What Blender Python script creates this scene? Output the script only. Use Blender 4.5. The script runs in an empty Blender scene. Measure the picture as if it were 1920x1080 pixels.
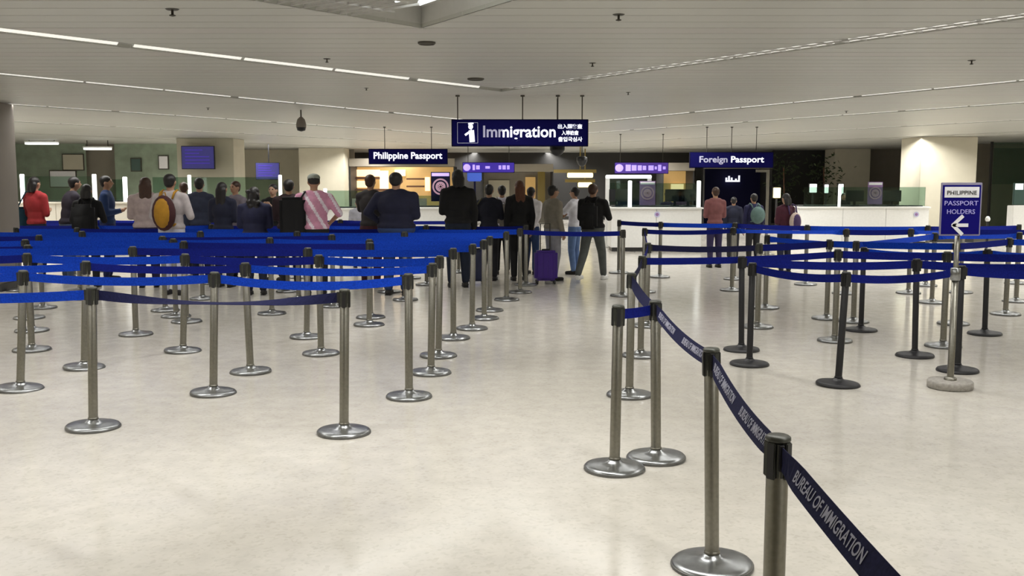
import bpy, bmesh, math, random
from mathutils import Vector, Matrix
random.seed(7)
C = bpy.context.scene.collection
PI = math.pi
# ------------------------------------------------------------------ camera
F, CX, CY, YH, H = 1850.0, 960.0, 540.0, 338.0, 1.72
PITCH = math.atan((CY - YH) / F)
cam_d = bpy.data.cameras.new('camera'); cam = bpy.data.objects.new('camera', cam_d); C.objects.link(cam)
cam.location = (0, 0, H); cam.rotation_euler = (PI/2 - PITCH, 0, 0)
cam_d.sensor_width = 36; cam_d.lens = F / 1920 * 36; cam_d.clip_start = .05; cam_d.clip_end = 200
bpy.context.scene.camera = cam
# ------------------------------------------------------------------ world, exposure, main lights
vs = bpy.context.scene.view_settings
vs.view_transform = 'Standard'; vs.look = 'None'; vs.gamma = 1; vs.use_curve_mapping = False
vs.exposure = 0.0
wd = bpy.data.worlds.new('world'); bpy.context.scene.world = wd; wd.use_nodes = True
wd.node_tree.nodes['Background'].inputs[0].default_value = (.8, .85, 1, 1)
wd.node_tree.nodes['Background'].inputs[1].default_value = .05
CEIL = 2.92
LIGHT_W = 11.5          # watts per metre of ceiling light slot
def ray(px, py):
    d = Vector(((px-CX)/F, 0, -(py-CY)/F)); c, s = math.cos(PITCH), math.sin(PITCH)
    return Vector((d.x, c + d.z*s, -s + d.z*c))
def G(px, py, z=0.0):
    r = ray(px, py); t = (z - H) / r.z; return Vector((r.x*t, r.y*t, z))
def AT(px, py, Y):
    r = ray(px, py); t = Y / r.y; return Vector((r.x*t, Y, H + r.z*t))
def K(px, py): return G(px, py, CEIL)
# chevrons of light slots in the ceiling: (apex x, apex y, left slope, right slope, width along y, power)
def slope(p, q): return abs(p.x - q.x) / max(.01, abs(p.y - q.y))
cv = []
a1 = K(940, 169); cv.append((K(790, 52).x, K(790, 52).y - .55, .84, .60, 1.10, 1.2))
cv.append((a1.x, a1.y, slope(K(0, 57), a1), slope(K(1920, 30), a1), .44, 1.0))
mL = slope(K(0, 139), K(800, 218)); mR = slope(K(1920, 151), K(1110, 229)); p = K(1110, 229)
a2y = (p.x - K(800, 218).x + mL*K(800, 218).y + mR*p.y) / (mL + mR); a2x = p.x - mR*(a2y - p.y)
cv.append((a2x, a2y, mL, mR, .46, .75))
cv.append((0.0, 28.8, .62, .60, .46, 1.3))
cv.append((0.0, 37.0, .62, .60, .46, 1.9))
cv.append((0.0, 46.0, .62, .60, .46, 3.0))  # added chevron, only there to brighten the dim back of the hall
XW, Y0, Y1 = 19.0, -4.0, 44.0

# ------------------------------------------------------------------ materials
def new_mat(name):
    m = bpy.data.materials.new(name); m.use_nodes = True; return m, m.node_tree, m.node_tree.nodes['Principled BSDF']
def mat(name, col, rough=.6, metal=0, noise=0.0, scale=20, bump=0.0, spec=.5, emit=None, estr=0, coat=0):
    m, nt, b = new_mat(name)
    b.inputs['Base Color'].default_value = (*col, 1); b.inputs['Roughness'].default_value = rough
    b.inputs['Metallic'].default_value = metal; b.inputs['Specular IOR Level'].default_value = spec
    b.inputs['Coat Weight'].default_value = coat
    tc = nt.nodes.new('ShaderNodeTexCoord'); n = nt.nodes.new('ShaderNodeTexNoise')
    n.inputs['Scale'].default_value = scale; n.inputs['Detail'].default_value = 3
    nt.links.new(tc.outputs['Object'], n.inputs['Vector'])
    r = nt.nodes.new('ShaderNodeMapRange'); nt.links.new(n.outputs[0], r.inputs[0])
    r.inputs[1].default_value = .3; r.inputs[2].default_value = .7
    k = max(noise, .03)
    r.inputs[3].default_value = 1-k; r.inputs[4].default_value = 1+k
    v = nt.nodes.new('ShaderNodeVectorMath'); v.operation = 'SCALE'; v.inputs[0].default_value = col
    nt.links.new(r.outputs[0], v.inputs['Scale']); nt.links.new(v.outputs[0], b.inputs['Base Color'])
    if bump:
        bp = nt.nodes.new('ShaderNodeBump'); bp.inputs['Strength'].default_value = bump; bp.inputs['Distance'].default_value = .01
        nt.links.new(n.outputs[0], bp.inputs['Height']); nt.links.new(bp.outputs[0], b.inputs['Normal'])
    if emit:
        b.inputs['Emission Color'].default_value = (*emit, 1); b.inputs['Emission Strength'].default_value = estr
        m.cycles.emission_sampling = 'NONE'
    return m
M = {}
def S(r, g, b):     # sRGB 0-255 to linear
    return tuple(((c/255)/12.92 if c/255 <= .04045 else ((c/255+.055)/1.055)**2.4) for c in (r, g, b))
M['steel'] = mat('brushed_steel', (.27, .26, .225), .38, 1, .08, 60)
M['base_steel'] = mat('polished_base_steel', (.32, .33, .335), .28, 1, .12, 25)
M['base_rim'] = mat('dull_base_rim', (.16, .16, .155), .4, .8, .1, 30)
M['black'] = mat('black_plastic', (.012, .012, .014), .4)
M['black_metal'] = mat('black_powder_coat', (.010, .010, .012), .45)
M['head_face'] = mat('grey_green_head_face', (.060, .062, .052), .4, .3)
M['belt'] = mat('blue_webbing', (.004, .042, .42), .85, 0, .25, 90, .1, .15)
M['belt2'] = mat('dark_blue_webbing', (.004, .010, .17), .85, 0, .25, 90, .1, .15)
M['navy'] = mat('navy_webbing', (.010, .011, .045), .85, 0, .2, 90, .1, .15)
M['print'] = mat('grey_belt_print', (.33, .33, .42), .6)
M['white'] = mat('white_laminate', (.82, .82, .80), .35)
M['cream'] = mat('cream_laminate', (.62, .58, .50), .4)
M['worktop'] = mat('dark_worktop', (.03, .03, .032), .3)
M['wall'] = mat('beige_wall_paint', S(200, 193, 172), .7, 0, .04, 3)
M['column'] = mat('pale_column_paint', S(188, 182, 164), .55, 0, .04, 3)
M['taupe'] = mat('taupe_wall_paint', S(138, 131, 119), .7, 0, .04, 3)
M['greywall'] = mat('grey_column_paint', S(140, 132, 124), .6, 0, .04, 3)
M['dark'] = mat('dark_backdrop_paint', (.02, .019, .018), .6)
M['navypanel'] = mat('navy_panel', (.006, .006, .03), .8, spec=.15)
M['sign'] = mat('sign_navy_face', (.003, .0025, .06), .8, spec=.1, emit=(.02, .015, .35), estr=.03)
M['sign_white'] = mat('sign_white_letter', (.8, .8, .85), .5, emit=(.85, .88, 1), estr=1.0)
M['sign_dim'] = mat('sign_dim_letter', (.45, .45, .6), .5, emit=(.5, .5, .8), estr=.12)
M['signframe'] = mat('sign_frame_lilac', (.30, .28, .38), .4)
M['signstand_blue'] = mat('stand_sign_blue', (.006, .004, .15), .8, spec=.1)
M['signstand_text'] = mat('stand_sign_lilac_letter', (.45, .42, .85), .5)
M['paper'] = mat('white_paper', (.82, .82, .86), .6)
M['screen'] = mat('blue_screen', (.02, .02, .1), .3, emit=S(62, 58, 125), estr=.55)
M['neon'] = mat('violet_lightbox', (.03, .01, .2), .4, emit=S(66, 50, 165), estr=.7)
M['neon2'] = mat('purple_lightbox', (.05, .02, .2), .4, emit=S(78, 52, 140), estr=.7)
M['neontext'] = mat('lilac_light_letter', (.5, .4, .9), .4, emit=S(165, 140, 235), estr=1.0)
M['warm'] = mat('warm_lit_panel', (.8, .6, .4), .5, emit=(1, .66, .36), estr=1.5)
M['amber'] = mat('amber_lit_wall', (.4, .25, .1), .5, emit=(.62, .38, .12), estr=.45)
M['goods'] = mat('brown_shop_goods', (.12, .05, .025), .5)
M['yellow'] = mat('yellow_lamp', (.9, .8, .4), .4, emit=(1, .86, .38), estr=2.2)
M['olive'] = mat('olive_brass_panel', (.12, .085, .02), .5, emit=(.3, .2, .02), estr=.15)
M['lamp'] = mat('white_lamp', (.9, .9, .9), .4, emit=(.95, 1, .96), estr=1.3)
M['tube'] = mat('fluorescent_tube', (.9, .9, .9), .4, emit=(.93, 1, .97), estr=2.4)
M['tubefar'] = mat('fluorescent_tube_dim', (.9, .9, .88), .4, emit=(1, .99, .94), estr=1.05)
M['diff'] = mat('opal_light_diffuser', (.85, .85, .8), .5, emit=(1, .98, .92), estr=.58)
M['trough'] = mat('white_reflector', (.50, .495, .47), .45)
M['louvre'] = mat('louvre_aluminium', (.62, .61, .60), .35, .5)
M['vent'] = mat('vent_dark', (.05, .045, .035), .6)
M['greenwall'] = mat('green_grey_partition', S(138, 152, 134), .5, 0, .15, 3)
M['stone'] = mat('stone_grey_base', (.33, .31, .28), .7, 0, .2, 40, .2)
M['suit'] = mat('purple_suitcase_shell', (.045, .008, .22), .35)
M['suit2'] = mat('navy_suitcase_shell', (.01, .016, .06), .4)
M['leaf'] = mat('plant_leaf', (.03, .05, .015), .6)
M['seal'] = mat('pink_seal_print', (.55, .33, .45), .5)
M['seal2'] = mat('violet_seal_print', (.28, .16, .36), .5)
M['teal'] = mat('teal_glass_film', S(60, 84, 80), .3)
# glass
def glassmat(name, tint, tr=.7):
    m = bpy.data.materials.new(name); m.use_nodes = True; nt = m.node_tree; nt.nodes.remove(nt.nodes['Principled BSDF'])
    t = nt.nodes.new('ShaderNodeBsdfTransparent'); t.inputs[0].default_value = (*tint, 1)
    g = nt.nodes.new('ShaderNodeBsdfGlossy'); g.inputs[0].default_value = (.8, .85, .82, 1); g.inputs['Roughness'].default_value = .05
    fr = nt.nodes.new('ShaderNodeFresnel'); fr.inputs[0].default_value = 1.5
    mx = nt.nodes.new('ShaderNodeMixShader')
    nt.links.new(fr.outputs[0], mx.inputs[0]); nt.links.new(t.outputs[0], mx.inputs[1]); nt.links.new(g.outputs[0], mx.inputs[2])
    nt.links.new(mx.outputs[0], nt.nodes['Material Output'].inputs[0]); return m
M['glass'] = glassmat('green_tint_glass', (.62, .74, .68))
# floor
def floor_mat():
    m, nt, b = new_mat('terrazzo_floor'); N = nt.nodes.new; L = nt.links.new
    tc = N('ShaderNodeTexCoord')
    v = N('ShaderNodeTexVoronoi'); v.inputs['Scale'].default_value = 55; L(tc.outputs['Object'], v.inputs['Vector'])
    n = N('ShaderNodeTexNoise'); n.inputs['Scale'].default_value = .45; n.inputs['Detail'].default_value = 5; L(tc.outputs['Object'], n.inputs['Vector'])
    n2 = N('ShaderNodeTexNoise'); n2.inputs['Scale'].default_value = 7; n2.inputs['Detail'].default_value = 6; L(tc.outputs['Object'], n2.inputs['Vector'])
    r = N('ShaderNodeValToRGB'); r.color_ramp.elements[0].position = .35; r.color_ramp.elements[1].position = .65
    r.color_ramp.elements[0].color = (.60, .565, .50, 1); r.color_ramp.elements[1].color = (.70, .665, .60, 1); L(n.outputs[0], r.inputs[0])
    mx = N('ShaderNodeMix'); mx.data_type = 'RGBA'; mx.blend_type = 'MULTIPLY'; mx.inputs[0].default_value = .35
    r2 = N('ShaderNodeValToRGB'); r2.color_ramp.elements[0].color = (.72, .70, .66, 1); r2.color_ramp.elements[1].color = (1, 1, 1, 1)
    r2.color_ramp.elements[0].position = .1; r2.color_ramp.elements[1].position = .4
    L(v.outputs['Color'], r2.inputs[0]); L(r.outputs[0], mx.inputs[6]); L(r2.outputs[0], mx.inputs[7])
    mx2 = N('ShaderNodeMix'); mx2.data_type = 'RGBA'; mx2.blend_type = 'MULTIPLY'; mx2.inputs[0].default_value = .25
    L(mx.outputs[2], mx2.inputs[6]); L(n2.outputs[0], mx2.inputs[7]); L(mx2.outputs[2], b.inputs['Base Color'])
    rr = N('ShaderNodeMapRange'); rr.inputs[3].default_value = .10; rr.inputs[4].default_value = .22
    L(n2.outputs[0], rr.inputs[0]); L(rr.outputs[0], b.inputs['Roughness'])
    b.inputs['Specular IOR Level'].default_value = .5
    return m
M['floor'] = floor_mat()
M['plank'] = mat('ceiling_plank_enamel', (.42, .42, .385), .42, 0, .035, .6)
M['plank2'] = mat('ceiling_plank_enamel_warm', (.42, .405, .38), .42, 0, .035, .6)
M['void'] = mat('ceiling_void_dark', (.10, .098, .09), .8)

# ------------------------------------------------------------------ helpers
def obj(name, bm, m, parent=None, smooth=False, mats=None):
    me = bpy.data.meshes.new(name); bm.to_mesh(me); bm.free()
    for x in (mats or [m]): me.materials.append(x)
    if smooth: me.polygons.foreach_set('use_smooth', [True]*len(me.polygons))
    o = bpy.data.objects.new(name, me); C.objects.link(o)
    if parent: o.parent = parent
    return o
def share(name, me, parent, loc=(0, 0, 0), rot=(0, 0, 0)):
    o = bpy.data.objects.new(name, me); C.objects.link(o); o.parent = parent; o.location = loc; o.rotation_euler = rot; return o
def thing(name, label, cat, loc=(0, 0, 0), rotz=0, group=None):
    o = bpy.data.objects.new(name, None); C.objects.link(o); o.empty_display_size = .1
    o.location = loc; o.rotation_euler = (0, 0, rotz); o['label'] = label; o['category'] = cat
    if group: o['group'] = group
    return o
def tag(o, label, cat, group=None):
    o['label'] = label; o['category'] = cat
    if group: o['group'] = group
    return o
def struct(o): o['kind'] = 'structure'; return o
def bx(bm, lo, hi, mi=0, bev=0):
    r = bmesh.ops.create_cube(bm, size=1)
    vv = r['verts']
    for v in vv: v.co = Vector([(lo[i]+hi[i])/2 + v.co[i]*(hi[i]-lo[i]) for i in range(3)])
    fs = {f for v in vv for f in v.link_faces}
    for f in fs: f.material_index = mi
    if bev:
        bmesh.ops.bevel(bm, geom=list({e for v in vv for e in v.link_edges}), offset=bev, segments=2, affect='EDGES', clamp_overlap=True)
def box(name, lo, hi, m, parent=None, bev=0):
    bm = bmesh.new(); bx(bm, lo, hi, 0, bev); return obj(name, bm, m, parent)
def lathe(bm, prof, n=32, c=(0, 0, 0), lean=(0, 0)):
    rings = []
    for r, z in prof:
        if r < 1e-5: rings.append([bm.verts.new((c[0]+lean[0]*z, c[1]+lean[1]*z, c[2]+z))]); continue
        rings.append([bm.verts.new((c[0]+lean[0]*z+r*math.cos(2*PI*i/n), c[1]+lean[1]*z+r*math.sin(2*PI*i/n), c[2]+z)) for i in range(n)])
    for a, b in zip(rings, rings[1:]):
        for i in range(n):
            j = (i+1) % n
            if len(a) == 1 and len(b) == 1: continue
            if len(a) == 1: bm.faces.new((a[0], b[j], b[i]))
            elif len(b) == 1: bm.faces.new((a[i], a[j], b[0]))
            else: bm.faces.new((a[i], a[j], b[j], b[i]))
    return bm
def turned(name, prof, m, parent, n=32, lean=(0, 0)):
    bm = lathe(bmesh.new(), prof, n, lean=lean); bmesh.ops.recalc_face_normals(bm, faces=bm.faces)
    o = obj(name, bm, m, parent, True)
    return o
def tube(bm, pts, r, n=8):
    rings = []
    for i, p in enumerate(pts):
        p = Vector(p); d = (Vector(pts[min(i+1, len(pts)-1)]) - Vector(pts[max(i-1, 0)])).normalized()
        a = d.cross(Vector((0, 0, 1)));  a = a.normalized() if a.length > .01 else Vector((1, 0, 0)); b = d.cross(a)
        rings.append([bm.verts.new(p + r*(math.cos(2*PI*k/n)*a + math.sin(2*PI*k/n)*b)) for k in range(n)])
    for x, y in zip(rings, rings[1:]):
        for k in range(n): bm.faces.new((x[k], x[(k+1) % n], y[(k+1) % n], y[k]))
    bm.faces.new(rings[0][::-1]); bm.faces.new(rings[-1])
def text_mesh(s, size, bold=0.0, ext=.002, spacing=1.0):
    cu = bpy.data.curves.new('t', 'FONT'); cu.body = s; cu.size = size; cu.extrude = ext; cu.offset = bold
    cu.align_x = 'CENTER'; cu.align_y = 'CENTER'; cu.resolution_u = 3; cu.space_character = spacing
    o = bpy.data.objects.new('t', cu); C.objects.link(o)
    dg = bpy.context.evaluated_depsgraph_get(); dg.update()
    me = bpy.data.meshes.new_from_object(o.evaluated_get(dg)); bpy.data.objects.remove(o); bpy.data.curves.remove(cu)
    return me
def text(s, w, h, loc, m, parent, name='lettering', bold=0.0, split=None):
    """text fitted to w x h metres, standing upright facing -y"""
    me = text_mesh(s, 1, bold, .02)
    xs = [v.co.x for v in me.vertices]; ys = [v.co.y for v in me.vertices]
    if not xs: return None
    cx, cy = (min(xs)+max(xs))/2, (min(ys)+max(ys))/2; sx, sy = w/(max(xs)-min(xs)), h/(max(ys)-min(ys))
    for v in me.vertices: v.co = Vector(((v.co.x-cx)*sx, -v.co.z*.1, (v.co.y-cy)*sy))
    me.name = name; me.materials.clear(); me.materials.append(m)
    if split is not None:
        me.materials.append(M['sign_dim'])
        for p in me.polygons: p.material_index = 1 if p.center.x < (split-.5)*w else 0
    o = bpy.data.objects.new(name, me); C.objects.link(o); o.parent = parent; o.location = loc; return o

# ------------------------------------------------------------------ shell
bm = bmesh.new(); bx(bm, (-XW, Y0, -.2), (XW, Y1, 0)); struct(obj('floor', bm, M['floor']))
bm = bmesh.new(); bx(bm, (-XW, Y0, CEIL+.26), (XW, Y1, CEIL+.4))
ceiling = struct(obj('ceiling', bm, M['void']))
for nm, lo, hi in (('wall_left', (-XW-.2, Y0, 0), (-XW, Y1, CEIL+.4)), ('wall_right', (XW, Y0, 0), (XW+.2, Y1, CEIL+.4)),
                   ('wall_back', (-XW, Y1, 0), (XW, Y1+.2, CEIL+.4)), ('wall_front', (-XW, Y0-.2, 0), (XW, Y0, CEIL+.4))):
    struct(box(nm, lo, hi, M['wall']))
# planks of the ceiling, each cut by the light slots
def solids(y):
    """solid x intervals at depth y"""
    slots = []
    for ax, ay, mL_, mR_, w, _ in cv:
        if y >= ay + w/2: continue
        lo, ro = ax - mL_*(ay+w/2-y), ax + mR_*(ay+w/2-y)
        if y < ay - w/2:
            li, ri = ax - mL_*(ay-w/2-y), ax + mR_*(ay-w/2-y); slots.append(((lo, li), (ri, ro)))
        else: slots.append(((lo, ro),))
    edges = []
    for s in slots: edges += [e for t in s for e in [t]]
    edges.sort(); out = []; x = -XW
    for a, b in edges:
        a2, b2 = max(-XW, min(XW, a)), max(-XW, min(XW, b)); out.append((x, max(x, a2))); x = max(x, b2)
    out.append((x, XW)); return out
PP = .30
y = Y0; k = 0
brk = sorted([ay+s*w/2 for _, ay, _, _, w, _ in cv for s in (-1, 1)])
while y < Y1 - .01:
    a, b = y + .006, min(Y1, y + PP) - .006
    cuts = [a] + [q for q in brk if a < q < b] + [b]
    bm = bmesh.new()
    for c0, c1 in zip(cuts, cuts[1:]):
        s0, s1 = solids(c0 + 1e-4), solids(c1 - 1e-4)
        if len(s0) != len(s1): continue
        for (p0, q0), (p1, q1) in zip(s0, s1):
            if q0 - p0 < .01 and q1 - p1 < .01: continue
            t = [bm.verts.new(v) for v in ((p0, c0, CEIL), (q0, c0, CEIL), (q1, c1, CEIL), (p1, c1, CEIL))]
            u = [bm.verts.new((v.co.x, v.co.y, CEIL+.03)) for v in t]
            bm.faces.new(t[::-1]); bm.faces.new(u)
            for i in range(4): bm.faces.new((t[i], t[(i+1) % 4], u[(i+1) % 4], u[i]))
    obj('ceiling_plank', bm, M['plank'] if (k*7) % 5 else M['plank2'], ceiling); y += PP; k += 1
# lights in the slots
ordn = ['nearest overhead', 'second', 'third', 'fourth', 'fifth', 'farthest, added fill-light']
for ci, (ax, ay, ml, mr, w, pw) in enumerate(cv):
    for sd, m_ in ((-1, ml), (1, mr)):
        L_ = min(ay + 3.5, (XW-1)/m_)                      # length along y
        d = Vector((sd*m_, -1, 0)).normalized(); ln = L_*math.sqrt(1+m_*m_)
        perp = w * m_/math.sqrt(1+m_*m_)                   # slot width across
        nrm = Vector((-d.y, d.x, 0))
        t = thing('light_trough', 'recessed fluorescent light line, %s arm of the %s ceiling chevron' % ('left' if sd < 0 else 'right', ordn[ci]),
                  'ceiling light', (ax, ay, CEIL), 0, 'recessed light lines of the ceiling')
        def seg_box(bm, s0, s1, o0, o1, z0, z1):
            vs_ = [bm.verts.new(d*s + nrm*o + Vector((0, 0, z))) for z in (z0, z1) for s, o in ((s0, o0), (s1, o0), (s1, o1), (s0, o1))]
            for f in ((0, 1, 2, 3), (4, 5, 6, 7), (0, 1, 5, 4), (1, 2, 6, 5), (2, 3, 7, 6), (3, 0, 4, 7)): bm.faces.new([vs_[i] for i in f])
            bmesh.ops.recalc_face_normals(bm, faces=bm.faces)
        hp = perp/2; far = 1 if nrm.y > 0 else -1
        s0 = max(0.0, (ay - (Y1-.5)) * math.sqrt(1+m_*m_)) if ay > Y1 else 0.0
        st = s0 + (w*.62 if s0 == 0 else .1)
        bm = bmesh.new(); seg_box(bm, st - (w*1.25 if s0 == 0 else 0), ln, -hp-.01, hp+.01, .16 + .001*sd, .18)
        obj('housing', bm, M['trough'], t)
        for q in (-1, 1):
            # the outer wall of the V reaches the apex, the inner one starts later
            a_ = s0 if s0 else (w*.5*q*far*-1)
            bm = bmesh.new(); seg_box(bm, a_, ln, min(q*(hp+.002), q*(hp+.012)), max(q*(hp+.002), q*(hp+.012)), 0.0, .17); obj('side_wall', bm, M['trough'], t)
        s = st + ((-.42 if sd > 0 else .5) if ci == 0 else .05); k = 0
        while s < ln - .2:
            e = min(s + 1.2, ln - .05); bm = bmesh.new()
            if ci == 0:
                for q in ((-.09-.17*far, .09-.17*far) if sd > 0 else (-.09, .09)): tube(bm, [d*s + nrm*q + Vector((0, 0, .05)), d*e + nrm*q + Vector((0, 0, .05))], .019, 8)
                obj('tube', bm, M['tube'] if sd > 0 else M['tubefar'], t, True)
            else:
                v_ = [bm.verts.new(d*u + nrm*far*o + Vector((0, 0, z))) for u, o, z in ((s, hp-.004, .012), (e, hp-.004, .012), (e, hp*.15, .11), (s, hp*.15, .11), (s, hp-.004, .016), (e, hp-.004, .016), (e, hp*.15, .114), (s, hp*.15, .114))]
                for f in ((0, 1, 2, 3), (4, 5, 6, 7), (0, 1, 5, 4), (1, 2, 6, 5), (2, 3, 7, 6), (3, 0, 4, 7)): bm.faces.new([v_[i] for i in f])
                bmesh.ops.recalc_face_normals(bm, faces=bm.faces); obj('diffuser', bm, M['diff'], t)
            s = e + (.04 if k % 3 else .16); k += 1
        if (ci == 0 and sd < 0) or (ci == 1 and sd > 0):
            bm = bmesh.new(); s = .3; stp = .11 if ci == 0 else .18
            while s < min(ln, 13):
                seg_box(bm, s, s+.004, -hp, hp, 0.0, .016); s += stp
            seg_box(bm, .2, min(ln, 13), -.003, .003, 0, .012)
            lv = obj('louvre', bm, M['louvre'], t); lv['kind'] = 'stuff'
        ld = bpy.data.lights.new('slot_light', 'AREA'); ld.shape = 'RECTANGLE'; ld.size = ln-s0; ld.size_y = perp*.8
        ld.energy = LIGHT_W * pw * (ln-s0); ld.color = (1, .985, .95); ld.spread = math.radians(150)
        lo_ = bpy.data.objects.new('slot_light', ld); C.objects.link(lo_); lo_.parent = t
        lo_.location = d*((ln+s0)/2) + Vector((0, 0, -.012)); lo_.rotation_euler = (0, 0, math.atan2(d.y, d.x))

# ------------------------------------------------------------------ queue posts
POST = {}
def post_meshes(kind):
    st, rim = (M['steel'], M['base_steel']) if kind == 'steel' else (M['black_metal'], M['black_metal'])
    out = {}; dz = .03 if kind == 'steel' else 0.0
    def mk(n, prof, m, seg=32):
        bm = lathe(bmesh.new(), prof, seg); bmesh.ops.recalc_face_normals(bm, faces=bm.faces)
        me = bpy.data.meshes.new(n); bm.to_mesh(me); bm.free(); me.materials.append(m)
        me.polygons.foreach_set('use_smooth', [True]*len(me.polygons)); out[n] = me
    R = .18 if kind == 'steel' else .178
    mk('base', [(0, 0), (R-.004, 0), (R, .006), (R, .018), (R-.006, .026), (R-.03, .031), (.10, .037), (.06, .043), (.045, .052), (.036, .062), (0, .062)], rim, 40)
    mk('base_rim', [(R+.002, .0), (R+.004, .003), (R+.004, .014), (R+.002, .017), (R-.004, .017)], M['base_rim'] if kind == 'steel' else M['black'], 40)
    rp = .0315 if kind == 'steel' else .029
    mk('pole', [(rp, .05), (rp, .865+dz), (rp-.002, .868+dz), (0, .868+dz)], st, 24)
    mk('collar', [(rp+.001, .062), (rp+.004, .064), (rp+.004, .072), (rp+.001, .076)], st, 24)
    mk('cap', [(0, .962+dz), (.030, .962+dz), (.036, .957+dz), (.037, .948+dz), (.033, .945+dz)], M['head_face'] if kind == 'steel' else M['black'], 24)
    # belt head: a rounded square housing with four slots
    bm = bmesh.new(); bx(bm, (-.029, -.029, .835), (.029, .029, .950), 0, .008)
    for q in range(4):
        a = q*PI/2; c, s = round(math.cos(a)), round(math.sin(a))
        bx(bm, (min(c*.028, c*.039) - abs(s)*.014, min(s*.028, s*.039) - abs(c)*.014, .838), (max(c*.028, c*.039) + abs(s)*.014, max(s*.028, s*.039) + abs(c)*.014, .945), 1, .003)
    bmesh.ops.translate(bm, verts=bm.verts, vec=(0, 0, dz)); me = bpy.data.meshes.new('head'); bm.to_mesh(me); bm.free(); me.materials.append(M['head_face'] if kind == 'steel' else M['black']); me.materials.append(M['black']); out['head'] = me
    return out
PM = {'steel': post_meshes('steel'), 'black': post_meshes('black')}
PH = .91
def post(px, py, label, kind='steel', topx=None, rot=None, group='belt posts of the queue lanes', world=None):
    g = world if world else G(px, py)
    t = thing('belt_post', label, 'post', g, rot if rot is not None else 0.2*math.sin(px), group)
    lean = 0.0
    if topx is not None:
        # the lean the photo shows beyond plain perspective
        s = (g.y*math.cos(PITCH) + H*math.sin(PITCH)); vp = CX + (px-CX)*(1+math.tan(PITCH)*.0)
        topw = AT(topx, 0, g.y)
        zt = .95; rr = proj(Vector((g.x, g.y, zt))); lean = (topx - rr[0]) / F * s / zt
    t.rotation_euler.z = 0 if topx is not None else t.rotation_euler.z
    t.rotation_euler.y = math.atan(lean)
    ks = {}
    for n, me in PM[kind].items():
        ks[n] = share(n, me, ks['base'] if n == 'base_rim' else t)
    ks['cap'].parent = ks['head']
    return (t, g, lean, .905 + (.03 if kind == 'steel' else 0))
def proj(p):
    v = p - Vector((0, 0, H)); c, s = math.cos(PITCH), math.sin(PITCH)
    dz = v.y*c - v.z*s; up = v.y*s + v.z*c
    return (CX + F*v.x/dz, CY - F*up/dz)
def belt(a, b, label, m='belt', sag=.02, twist=0.0, tilt=0.0, bw=.068, printed=False, tilt_a=0.0, z0=None):
    """webbing between two posts; twist turns it about its own run in the middle"""
    (ta, ga, la, za), (tb, gb, lb, zb) = a, b
    A = Vector((ga.x + la*za, ga.y, za)); B = Vector((gb.x + lb*zb, gb.y, zb))
    hv = (B-A); hv.z = 0; hv.normalize(); A = A + hv*.040; B = B - hv*.040
    n = 28; nrm = Vector((-hv.y, hv.x, 0)); bm = bmesh.new(); rows = []; L = (B-A).length
    def frame(u):
        e = min(1, u/.12, (1-u)/.12); e = e*e*(3-2*e)
        ang = twist*math.sin(PI*u) + tilt*e + tilt_a*e*(1-u)
        c = A.lerp(B, u) + Vector((0, 0, -sag*4*u*(1-u)))
        up = Vector((0, 0, 1))*math.cos(ang) + nrm*math.sin(ang); w = nrm*math.cos(ang) - Vector((0, 0, 1))*math.sin(ang)
        return c, up, w
    for i in range(n+1):
        c, up, w = frame(i/n)
        rows.append([bm.verts.new(c + up*s*bw/2 + w*q*.0012) for s, q in ((-1, -1), (1, -1), (1, 1), (-1, 1))])
    for x, y_ in zip(rows, rows[1:]):
        for k in range(4): bm.faces.new((x[k], x[(k+1) % 4], y_[(k+1) % 4], y_[k]))
    bm.faces.new(rows[0][::-1]); bm.faces.new(rows[-1]); bmesh.ops.recalc_face_normals(bm, faces=bm.faces)
    t = thing('barrier_belt', label, 'belt', (0, 0, 0), 0, 'webbing belts of the queue lanes')
    obj('webbing', bm, M[m], t)
    for P, q in ((A, 1), (B, -1)):
        bm = bmesh.new(); vv = bmesh.ops.create_cube(bm, size=1)['verts']; mt = Matrix((hv, nrm, Vector((0, 0, 1)))).transposed()
        for v in vv: v.co = P + mt @ Vector((v.co.x*.024, v.co.y*.012, v.co.z*.074))
        obj('belt_clip', bm, M['black'], t)
    if printed:
        me = text_mesh(printed, .046, .0006, 0.0004)
        xs = [v.co.x for v in me.vertices]; wd_ = max(xs)-min(xs); reps = max(1, int(L/(wd_+.12)))
        bmt = bmesh.new()
        for r_ in range(reps):
            u0 = (r_+.5)/reps; b2 = bmesh.new(); b2.from_mesh(me)
            for v in b2.verts:
                u = u0 - v.co.x/L; c, up, w = frame(max(0, min(1, u)))
                v.co = c + up*v.co.y + w*.0028 + w*(v.co.z)
            tmp = bpy.data.meshes.new('x'); b2.to_mesh(tmp); b2.free(); bmt.from_mesh(tmp); bpy.data.meshes.remove(tmp)
        po = obj('print', bmt, M['print'], t); po['kind'] = 'stuff'; bpy.data.meshes.remove(me)
    return t
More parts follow.
